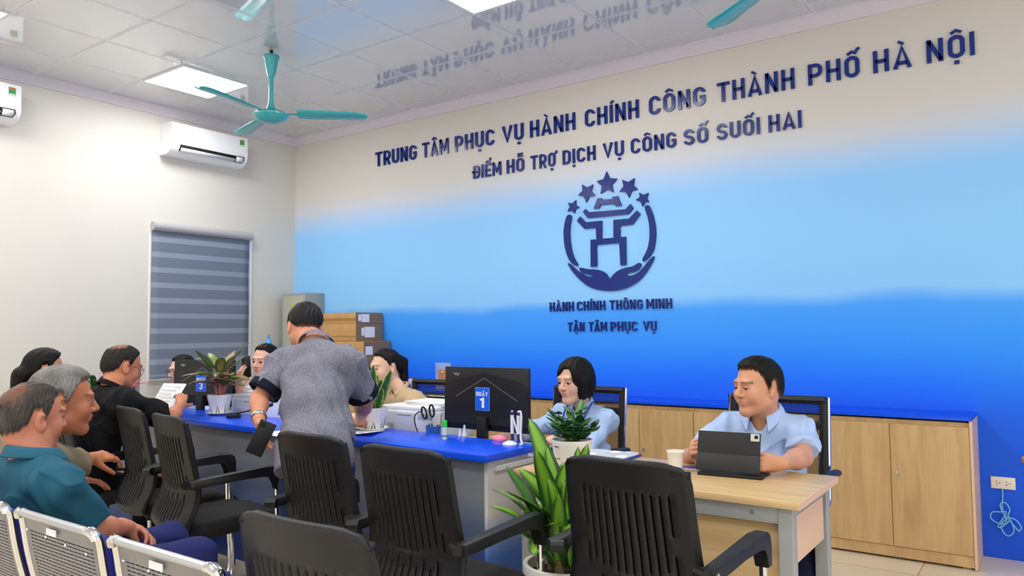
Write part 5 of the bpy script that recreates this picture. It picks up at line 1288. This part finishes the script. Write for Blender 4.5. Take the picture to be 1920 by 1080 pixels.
    for side, (a, e, w_) in (('R', (SR, ER, WR)), ('L', (SL, EL, WL))):
        fr = s.get('sleeve'+side, s.get('sleeve', .72)); sr_ = s.get('sleeve_r', 1.0)*ar; n_ = nv(e-a)
        tube_ = SDF.step(0, 1, 1, 1) if False else None
        end = a+(e-a)*min(fr, 1.0)
        f1 = p_cone(a, a+(e-a)*min(1.15 if fr < 1 else 1.0, 1.15), .066*sr_, (.066 if fr < 1 else .05)*sr_)
        C.add(p_max(f1, p_plane(end, n_)) if fr < 1 else f1, .025)
        if fr > 1:
            n2 = nv(w_-e); end2 = e+(w_-e)*(fr-1); C.add(p_max(p_cone(e, w_, .051*sr_, .036*sr_), p_plane(end2, n2)), .015)
    sd = s.get('seed', 1.0)
    nkc = N+up*.03
    def folds(P):
        l = (P-PV) @ Rb; u_, v_, w_ = l.T; g = np.clip((np.linalg.norm(P-N, axis=1)-.09)/.08, 0, 1)
        return g*(.006*np.sin(w_*34+u_*21*np.sin(sd)+sd*3+2.2*np.sin(v_*17+sd)) + .0045*np.sin(u_*46+w_*15*np.cos(sd*2)+sd*7+1.8*np.sin(w_*22)) + .0028*np.sin(u_*90+v_*60+w_*40+sd))
    def creases(P):
        l = (P-PV) @ Rb; u_, v_, w_ = l.T; g = np.clip((np.linalg.norm(P-N, axis=1)-.10)/.08, 0, 1); a1 = u_*13+w_*9+1.3*np.sin(w_*11+sd*2)+sd*5+v_*7; a2 = w_*15-u_*11+1.5*np.sin(u_*14+sd)+v_*9+sd
        return -g*s.get('crease', .010)*((1-np.abs(np.sin(a1)))**5*(.5+.5*np.sin(w_*19+u_*7+sd)) + (1-np.abs(np.sin(a2)))**6*(.5+.5*np.sin(u_*17+v_*13-sd)))
    C.disp(folds); C.disp(creases)
    C.sub(p_cone(N-up*.02+bfw*.012, N+up*.12+bfw*.02, nr*1.06, nr*1.12), .008)
    if s.get('vneck'): C.sub(p_cone(N+bfw*.085-up*.015, N+bfw*.13-up*s['vneck'], .026, .008), .008)
    C.cut(p_plane(PV-up*s.get('hem', .06), -up), .006)
    V, F = C.mesh(lo, hi, max(.0055, vox))
    shirt = np_mesh('shirt', V-base, F, sh, t)
    # ---- collar
    if s.get('collar'):
        cm = s['collar']; rows = []; gap = s.get('cgap', .35); n_ = 40; ch = s.get('ch', .03); tipl = s.get('ctip', .035)
        for j, (rr, dz) in enumerate(((1.04, ch*.55), (1.10, ch), (1.28, ch*.85), (1.5, -ch*.05))):
            row = []
            for i in range(n_+1):
                a = gap/2 + (2*PI-gap)*i/n_; edge = abs(1-2*i/n_)**6
                d_ = bfw*math.cos(a) + br*math.sin(a); c0 = N + up*(.012-.02*math.cos(a)) + bfw*.006
                p = c0 + d_*nr*(rr+.06)*(1+ (.1*edge if j == 3 else 0)) + up*(dz - (tipl*edge if j == 3 else 0)) + (bfw*.012*edge if j == 3 else 0)
                row.append(tuple(p-base))
            rows.append(row)
        MB().grid(rows).build('collar', cm, t, solid=.003, subd=1)
    if s.get('trim_m'):
        for (a, e, fr) in ((SR, ER, s.get('sleeveR', s.get('sleeve', .72))), (SL, EL, s.get('sleeveL', s.get('sleeve', .72)))):
            T = SDF(); n_ = nv(e-a); end = a+(e-a)*fr; T.add(p_max(p_cone(a, a+(e-a)*1.15, .066*s.get('sleeve_r', 1.0)*ar+.009, .066*s.get('sleeve_r', 1.0)*ar+.009), p_plane(end+n_*.014, n_), p_plane(end-n_*.03, -n_)), .004); T.sub(p_cone(a, a+(e-a)*1.3, .056*ar, .054*ar), .004)
            V, F = T.mesh(end-.12, end+.12, .005); np_mesh('sleeve_trim', V-base, F, s['trim_m'], t)
    # ---- trousers, shoes
    if KR is not None:
        T = SDF(); T.add(p_ell(PV+up*.0, Rb, (.158*b, .118*b, .11)), .03)
        for h, k, a in ((hipR, KR, AR), (hipL, KL, AL)):
            T.add(p_cone(h, k, .092*b, .066), .05); T.add(p_cone(k, a, .066, .052), .025)
        T.disp(lambda P: .003*np.sin(P[:, 0]*40+P[:, 2]*33+sd)*np.sin(P[:, 1]*37+P[:, 2]*21) + .002*np.sin(P[:, 2]*90+P[:, 1]*30))
        T.cut(p_plane(PV+up*(.0 if s.get('untuck') else .09), up), .01)
        V, F = T.mesh(lo, hi, .0075); np_mesh('trousers', V-base, F, s['pants'], t)
        for a, k in ((AR, KR), (AL, KL)):
            Z_ = SDF(); f_ = bf; g = np.array([a[0], a[1], 0])
            Z_.add(p_cone(g-f_*.04+np.array([0, 0, .04]), g+f_*.13+np.array([0, 0, .03]), .04, .034), .02); Z_.add(p_cone(a, g+np.array([0, 0, .05]), .043, .045), .03); Z_.cut(p_plane((0, 0, .003), (0, 0, -1)), .006)
            V, F = Z_.mesh(g+np.array([-.22, -.22, -.02]), g+np.array([.22, .22, .2]), .008); np_mesh('shoe', V-base, F, s.get('shoes', M_BLK), t)
    # ---- spectacles, watch
    if s.get('glasses'):
        gm = mat('spectacle_frame', (40, 38, 40), .3, metal=.4); g = thing('spectacles', None, None); g.parent = t
        bpy.data.objects.remove(g)
        fr = None; gr = s.get('glass_r', .019)
        ring = [[X(e*.032 + gr*1.12*math.cos(a), .1005 - .0008*math.cos(a)*e*3, -.001+gr*.95*math.sin(a)) - base for a in np.linspace(0, 2*PI, 25)] for e in (-1, 1)]
        m = MB()
        for r_ in ring: m.tube([tuple(v) for v in r_], .0016, 6, False)
        m.tube([tuple(X(-.012, .102, .004)-base), tuple(X(0, .1055, .007)-base), tuple(X(.012, .102, .004)-base)], .0014, 6)
        fr = m.build('spectacles', gm, t)
        for e in (-1, 1): MB().tube([tuple(X(e*.0535, .098, .004)-base), tuple(X(e*.078, .05, .006)-base), tuple(X(e*.083, -.01, .008)-base), tuple(X(e*.08, -.03, -.008)-base)], .0013, 6).build('temple_arm', gm, fr)
    if s.get('watch'):
        w_, e, m_ = {'R': (WR, ER, 0), 'L': (WL, EL, 0)}[s['watch'][0]]; d_ = nv(w_-e); a0 = nv(np.cross(d_, (0.3, .2, 1))); a1 = np.cross(d_, a0); c = w_-d_*.022-base; R_ = .0315*ar
        wt = MB().tube([tuple(c+(a0*math.cos(q)+a1*math.sin(q))*R_) for q in np.linspace(0, 2*PI, 29)], .0055, 8, False, 1.6, tuple(d_)).build(s['watch'][2], s['watch'][1], t)
    return dict(t=t, WR=WR, WL=WL, ER=ER, EL=EL, X=X, N=N, up=up, br=br, bfw=bfw, base=base, nr=nr)

def hair(t, s, X, Rh, H, hs, base, vox, hc, hairm, baldm, N, nr, sk):
    st = s.get('hair', 'short'); hr, hf, hu = Rh.T; G = SDF(); th = s.get('hair_t', .011); sc = s.get('seed', 1.0)
    cen = X(0, -.012, .032); E_ = lambda c, r: p_ell(c, Rh, np.array(r)*hs)
    if st == 'bob':
        G.add(E_(X(0, -.014, .034), (.09, .111, .096)), .02); G.add(E_(X(0, -.03, -.03), (.094, .088, .10)), .04)
        for q in (-1, 1): G.add(p_cone(X(q*.074, .012, .0), X(q*.072, .022, -.08), .026*hs, .022*hs), .02)
        G.sub(E_(X(.006, .118, -.034), (.066, .096, .096)), .012); G.sub(E_(X(-.018, .112, .042), (.042, .058, .05)), .014)
        G.cut(p_plane(X(0, 0, -.1), -hu), .02)
    else:
        f1, f2 = E_(cen, (.0745, .095, .083)), E_(X(0, -.046, -.012), (.06, .055, .06)); f3 = p_cone(X(0, -.022, -.06), N, nr, nr*1.08)
        top = s.get('top', .5)
        def shell(P):
            d = SDF.step(0, f1(P), f2(P), .03); d = SDF.step(0, d, f3(P), .03)
            m = np.clip((hairm(P)+.003)/.03, 0, 1); S_ = m*m*(3-2*m); bm_ = baldm(P)
            l = (P-cen) @ Rh/hs; zz = np.clip(l[:, 2]/.08, 0, 1)*np.clip(.6+l[:, 1]/.12, .3, 1.2)
            return d - (th*(1+top*zz)*hs*(.5+.5*bm_)+.005)*S_ + .005
        G.add(shell, .001)
        if st == 'pony':
            G.add(E_(X(0, -.108, .045), (.022, .022, .022)), .015)
            G.add(p_cone(X(0, -.11, .045), X(0, -.14, .012), .024*hs, .032*hs), .01); G.add(p_cone(X(0, -.14, .012), X(.004, -.134, -.09), .032*hs, .028*hs), .01); G.add(p_cone(X(.004, -.134, -.09), X(.004, -.118, -.16), .028*hs, .008*hs), .01)
        elif st == 'bun':
            G.add(E_(X(0, -.112, -.02), (.042, .036, .04)), .012)
        elif st == 'lowpony':
            G.add(E_(X(0, -.105, -.03), (.05, .04, .045)), .02); G.add(p_cone(X(0, -.115, -.04), X(0, -.12, -.16), .046*hs, .035*hs), .015)
    def strands(P):
        l = (P-cen) @ Rh/hs; az = np.arctan2(l[:, 0], l[:, 1]); el = np.arctan2(l[:, 2], np.hypot(l[:, 0], l[:, 1])+1e-6)
        amp = s.get('strand', .0016)
        amp = amp*(.15+.85*baldm(P))
        return amp*(np.sin(az*34+1.6*np.sin(el*9+sc*3)+sc)*np.cos(el) + .7*np.sin(l[:, 0]*230+l[:, 1]*60+sc) + .5*np.sin(az*71+el*13))
    G.disp(strands)
    V, F = G.mesh(H-.27, H+.24, max(.0034, vox*.85))
    if not len(F): return
    l = (V-cen) @ Rh/hs; az = np.arctan2(l[:, 0], l[:, 1]); rs = np.random.RandomState(int(sc*10)+3)
    f = .5+.5*np.sin(az*90+3*np.sin(l[:, 2]*60)+l[:, 0]*300)*np.sin(l[:, 1]*140+l[:, 0]*90+sc); f = f*.35+.3*rs.rand(len(V))+.35*(.5+.5*np.sin(l[:, 0]*55+l[:, 1]*38+sc)*np.sin(l[:, 2]*47+l[:, 1]*29))
    g = c3(s['grey']) if 'grey' in s else hc*1.6; amt = s.get('grey_amt', .3)
    side = np.clip((.06-l[:, 2])/.1, 0, 1)*.6+.4 if s.get('grey_sides') else 1.0
    a = (f*amt*side)[:, None]; col = hc*(1-a) + g*a
    if st == 'short':      # cropped edges and thin crowns let the scalp through
        k = np.clip(1-hairm(V)/.02, 0, 1)*.45 + (1-baldm(V))*s.get('thin', .6)*(.5+.7*f); k = np.clip(k, 0, .9)[:, None]; col = col*(1-k) + sk*.8*k
    np_mesh('hair', V-base, F, hair_mat(st, None), t, np.clip(col, 0, 1))
# ------------------------------------------------------------------ who is there
F_LBLUE = fabric('shirt_pale_blue', (176, 200, 240), .75); F_LBLUE2 = fabric('blouse_pale_blue', (172, 198, 238), .7)
F_TEALP = fabric('polo_teal', (36, 88, 110), .8); F_TEALC = fabric('polo_teal_collar', (44, 96, 118), .8); F_BLACK = fabric('polo_black', (14, 14, 17), .85); F_KHAKI = fabric('shirt_khaki', (128, 116, 96), .85)
F_GREY = fabric('polo_heather_grey', (122, 122, 136), .85, .3, 55, .3, 700, (3.5, 3.5, 1.2)); F_NAVYT = fabric('knit_navy_trim', (18, 20, 40), .8); F_BEIGE = fabric('top_beige', (196, 172, 136), .8); F_WHITE = fabric('blouse_white', (226, 226, 230), .75)
F_DKNAVY = fabric('trousers_navy', (26, 32, 56), .85); F_BLUEP = fabric('trousers_blue', (34, 40, 96), .8); F_DENIM = fabric('jeans_denim', (40, 54, 90), .85, .2, 40); F_BLKP = fabric('trousers_black', (16, 16, 18), .85)

tab = person('person', 'man in a pale blue short-sleeved shirt sitting at the desk with the tablet, looking left', dict(
    H=(-1.10, 3.45, 1.075), N=(-1.10, 3.53, .935), PV=(-1.10, 3.60, .50), face=(.02, -1), look=(-.52, -.85), pitch=.06, hs=1.07, fat=1.12, neck=1.15, build=1.0, belly=.025, sw=.165,
    WR=(-1.275, 3.13, .805), EL=(-.885, 3.36, .79), WL=(-.90, 3.11, .80), hR=(-.8, .2, -.6), hL=(.9, .25, -.6),
    handR=dict(f=(.25, -.75, .35), p=(.9, .4, -.1), c=[.6, .7, .8, .9]), handL=dict(f=(-.55, -.65, .1), p=(-.7, .6, .05), c=[.9, .95, 1.0, 1.05], t=(.6, .4, .6)),
    KR=(-1.2, 3.2, .46), KL=(-.87, 3.22, .46), AR=(-1.2, 3.08, .08), AL=(-.83, 3.1, .08), shirt=F_LBLUE, collar=F_LBLUE, cgap=.9, ctip=.05, ch=.034, vneck=.10, sleeve=.74, sleeve_r=1.0, pants=F_DKNAVY, skin=(206, 150, 120), hair='short', hair_t=.013, seed=1.3, gaze=(.0, 1, 0)))
blu = person('person', 'woman with a black bob and pale blue blouse sitting behind the big monitor', dict(
    fem=True, H=(-2.12, 3.55, 1.065), N=(-2.12, 3.635, .915), PV=(-2.16, 3.70, .50), face=(-.1, -1), look=(-.2, -.98), pitch=.12, hs=1.0,
    sw=.15, WR=(-2.34, 3.22, .79), WL=(-2.04, 3.2, .795), hR=(-.8, .2, -.4), hL=(.3, .2, -1), handR=dict(f=(-.5, -.75, -.1), p=(0, 0, -1), c=.35), handL=dict(f=(-.3, -.9, -.1), p=(.2, 0, -1), c=.5),
    KR=(-2.27, 3.3, .47), KL=(-2.05, 3.3, .47), AR=(-2.27, 3.22, .08), AL=(-2.05, 3.22, .08), shirt=F_LBLUE2, collar=F_LBLUE2, cgap=1.0, ctip=.06, ch=.028, vneck=.12, sleeve=1.72, sleeve_r=1.0, pants=F_BLKP, skin=(222, 176, 152), hair='bob', seed=2.1, gaze=(-.1, 1, -.25)))
pt = person('person', 'woman with a black ponytail and beige top looking down behind the snake plant', dict(
    fem=True, H=(-3.60, 3.60, 1.105), N=(-3.53, 3.67, .955), PV=(-3.5, 3.74, .50), face=(-.2, -.98), look=(-.3, -.95), pitch=.12, hs=.98,
    WR=(-3.62, 3.25, .77), WL=(-3.35, 3.22, .77), hR=(-.8, .2, -.5), hL=(.8, .2, -.5),
    KR=(-3.6, 3.34, .47), KL=(-3.4, 3.34, .47), AR=(-3.6, 3.3, .08), AL=(-3.4, 3.3, .08), shirt=F_BEIGE, sleeve=.8, sleeve_r=1.1, collar=F_BEIGE, cgap=.9, ctip=.02, ch=.016, vneck=.05, pants=F_BLKP, skin=(226, 182, 156), hair='pony', hair_t=.009, seed=3.3, gaze=(-.1, 1, -.3)))
phn = person('person', 'woman with pulled-back black hair holding a phone, left of the standing man', dict(
    fem=True, H=(-4.735, 3.5, 1.135), N=(-4.74, 3.57, .985), PV=(-4.74, 3.64, .50), face=(.1, -1), look=(.22, -.97), pitch=.10, hs=1.02, roll=-.06,
    WR=(-4.60, 3.19, .955), WL=(-4.2, 3.2, .90), hR=(-.6, -.1, -.8), hL=(.8, .2, -.6), handR=dict(f=(.1, -.1, .95), p=(-.1, .95, .1), c=.4, sp=.02), handL=dict(f=(.6, -.5, -.1), p=(0, 0, -1), c=.4),
    KR=(-4.84, 3.26, .47), KL=(-4.62, 3.26, .47), AR=(-4.84, 3.2, .08), AL=(-4.62, 3.2, .08), shirt=F_WHITE, sleeve=.7, pants=F_BLKP, collar=F_WHITE, cgap=.8, skin=(228, 178, 156), hair='bun', hair_t=.008, seed=4.2, gaze=(-.25, 1, -.2), vox=.0048))
gla = person('person', 'woman with round glasses behind the QUẦY 3 monitor, only her face and shoulder showing', dict(
    fem=True, H=(-5.69, 3.42, 1.045), N=(-5.67, 3.5, .895), PV=(-5.68, 3.58, .50), face=(0, -1), look=(-.02, -1), pitch=.12, hs=1.0,
    WR=(-5.62, 3.22, .78), WL=(-5.48, 3.22, .78), hR=(-.8, .2, -.5), hL=(.8, .2, -.5), KR=(-5.78, 3.24, .47), KL=(-5.56, 3.24, .47), AR=(-5.78, 3.2, .08), AL=(-5.56, 3.2, .08),
    shirt=F_LBLUE2, sleeve=1.6, pants=F_BLKP, collar=F_LBLUE2, cgap=.9, skin=(228, 184, 162), hair='bun', hair_t=.01, seed=5.1, glasses=True, glass_r=.023, vox=.0048))
std = person('person', 'man in a grey polo with navy trim standing and leaning over the counter, back turned', dict(
    H=(-3.125, 2.55, 1.362), N=(-2.935, 2.47, 1.27), PV=(-2.755, 2.31, .84), face=(-.55, .84), look=(-.87, .5), pitch=.6, roll=.1, hs=1.04, sw=.185, build=.96, neck=1.08, untuck=True,
    SL=(-3.085, 2.40, 1.19), SR=(-2.745, 2.50, 1.20), EL=(-3.105, 2.265, 1.03), WL=(-2.985, 2.175, .94), ER=(-2.80, 2.66, 1.0), WR=(-3.05, 2.86, .865), handL=dict(f=(.45, .0, -.85), p=(.75, .6, .3), c=.35), handR=dict(f=(-.7, .5, -.2), p=(0, 0, -1), c=.5),
    KR=(-2.68, 2.42, .45), KL=(-2.88, 2.3, .45), AR=(-2.66, 2.36, .08), AL=(-2.92, 2.22, .08), hem=.14, shirt=F_GREY, collar=F_GREY, cgap=.8, ch=.03, trim_m=F_NAVYT, sleeve=.8, sleeve_r=1.1, pants=F_DENIM, skin=(198, 136, 106), hair='short', hair_t=.011, seed=6.4, watch=('L', M_CHROME, 'wristwatch')))
blk = person('person', 'man in a black polo shirt seen from behind, reading a paper at the counter', dict(
    H=(-4.53, 2.34, 1.145), N=(-4.47, 2.24, 1.015), PV=(-4.52, 2.12, .50), face=(.05, 1), look=(.02, 1), pitch=.30, hs=1.08, sw=.205, build=1.12,
    ER=(-4.27, 2.50, .845), WR=(-4.47, 2.68, .885), WL=(-4.88, 2.66, .88), hL=(-.7, 0, -.6), handR=dict(f=(-.5, .35, .45), p=(-.75, .2, -.5), c=.55), handL=dict(f=(.3, .8, .1), p=(.4, 0, -.8), c=.5),
    KR=(-4.42, 2.5, .49), KL=(-4.62, 2.5, .49), AR=(-4.42, 2.55, .08), AL=(-4.62, 2.55, .08), shirt=F_BLACK, collar=F_BLACK, cgap=.7, sleeve=.82, sleeve_r=1.15, pants=F_BLKP, skin=(196, 128, 96), hair='short', hair_t=.007, bald=(0, -.06, .112, .05), scalp=.7, thin=.7, hair_col=(34, 30, 28), seed=7.7, glasses=True, glass_r=.018))
pon = person('person', 'woman with black hair tied back and glasses at the far left, seen in profile', dict(
    fem=True, H=(-5.02, 2.12, 1.125), N=(-5.03, 2.05, .975), PV=(-5.05, 2.0, .50), face=(.05, 1), look=(.12, 1), pitch=.12, hs=1.06,
    WR=(-4.95, 2.45, .84), WL=(-5.2, 2.45, .84), hR=(.6, -.1, -.8), hL=(-.7, 0, -.6), KR=(-4.95, 2.4, .48), KL=(-5.15, 2.4, .48), AR=(-4.95, 2.45, .08), AL=(-5.15, 2.45, .08),
    shirt=F_BLACK, sleeve=.8, pants=F_BLKP, skin=(204, 148, 118), hair='lowpony', hair_t=.011, seed=8.2, glasses=True, glass_r=.018, vox=.0048))
gry = person('person', 'grey-haired man in a khaki shirt seated on the waiting bench, gesturing with his hand', dict(
    H=(-3.22, 1.43, 1.075), N=(-3.30, 1.36, .94), PV=(-3.40, 1.22, .50), face=(.2, 1), look=(.30, .95), pitch=.08, hs=1.12, sw=.2, build=1.1, neck=1.1,
    WR=(-3.49, 1.67, .79), WL=(-3.6, 1.62, .68), hR=(.9, -.2, -.8), hL=(-.8, 0, -.6), handR=dict(f=(-.25, .95, -.02), p=(-.5, 0, -.8), c=.45), handL=dict(f=(.2, .8, 0), p=(.3, 0, -1), c=.4),
    KR=(-3.28, 1.66, .50), KL=(-3.52, 1.66, .50), AR=(-3.28, 1.62, .08), AL=(-3.52, 1.62, .08), shirt=F_KHAKI, collar=F_KHAKI, cgap=.7, sleeve=1.25, sleeve_r=1.2, pants=F_DKNAVY, skin=(178, 112, 80), hair='short', hair_t=.012, fringe=True, hair_col=(52, 50, 50), grey=(158, 155, 152), grey_amt=.85, strand=.002, seed=9.1))
tea = person('person', 'man in a teal polo shirt sitting on the waiting bench, nearest the camera at left', dict(
    H=(-2.925, 1.20, 1.05), N=(-2.885, 1.185, .91), PV=(-2.88, 1.235, .50), face=(.02, 1), look=(-.10, 1), pitch=.10, hs=1.02, sw=.19, build=1.04, neck=1.1, belly=.02,
    ER=(-2.73, 1.33, .665), WR=(-2.855, 1.50, .615), WL=(-2.93, 1.52, .61), hR=(.8, -.3, -.7), hL=(-.8, -.2, -.7), handR=dict(f=(-.55, .6, -.25), p=(-.5, -.3, -.8), c=.6), handL=dict(f=(.6, .5, -.25), p=(.4, -.3, -.8), c=.6),
    KR=(-2.70, 1.70, .49), KL=(-2.97, 1.74, .50), AR=(-2.68, 1.66, .08), AL=(-2.98, 1.7, .08), shirt=F_TEALP, collar=F_TEALC, cgap=.7, ch=.038, sleeve=.80, sleeve_r=1.02, pants=F_BLUEP, skin=(190, 124, 98), hair='short', hair_t=.006, bald=(.01, -.085, .088, .052), scalp=.8, thin=.36, hair_col=(36, 31, 28), grey=(122, 116, 110), grey_amt=.5, grey_sides=True, strand=.0022, seed=10.6))
# things in hands and worn
def held_phone(loc, rot, label, screen=None):
    t = thing('smartphone', label, 'phone', loc); t.rotation_euler = rot
    MB().b2(-.037, .037, -.0045, .0045, -.077, .077, .004).build('body', M_BLK, t)
    MB().b2(-.03, -.006, -.0065, -.0045, .048, .07, .001).build('camera_block', M_DK, t)
    return t
held_phone((-4.585, 3.235, 1.10), (math.radians(-8), math.radians(-12), math.radians(15)), 'dark phone held up by the woman left of the standing man')
held_phone((-2.865, 2.10, .875), (math.radians(0), math.radians(25), math.radians(52)), 'black phone in the standing man\'s left hand at his hip')
m = MB(); R_ = Matrix.Rotation(math.radians(58), 3, 'X')
rows = [[R_ @ Vector((x, y, .006*math.sin(x*9))) for y in np.linspace(-.11, .1, 6)] for x in np.linspace(-.15, .14, 6)]
o = m.grid(rows).build('paper_sheet', M_PAPER, solid=.0006, loc=(-4.74, 2.75, .925)); tag(o, 'white printed sheet held by the man in the black polo shirt', 'paper')
for i in range(6):
    q = MB(); q.prism([(-.11, .07-.026*i), (.10-.03*(i % 3), .07-.026*i), (.10-.03*(i % 3), .074-.026*i), (-.11, .074-.026*i)], R_ @ Vector((0, 0, .009)), (1, 0, 0), R_ @ Vector((0, 1, 0)), R_ @ Vector((0, 0, .0004))); q.build('text_line', mat('print_grey', (170, 172, 180), .7), o, smooth=False)
# lanyard of the woman in blue: part of her dress
def lanyard(P):
    N, up, br, f, nr = P['N'], P['up'], P['br'], P['bfw'], P['nr']; m = mat('lanyard_blue', (36, 60, 170), .6); B_ = P['base']
    for s in (-1, 1):
        pts = [N+br*s*.06-f*.01+up*.03, N+br*s*.075+f*.055+up*.005, N+br*s*.062+f*.105-up*.07, N+br*s*.045+f*.118-up*.17, N+br*s*.012+f*.122-up*.27]
        MB().tube([tuple(v) for v in bez([tuple(p-B_) for p in pts], 5)], .0042, 6, True, 1.5).build('lanyard', m, P['t'])
lanyard(blu)
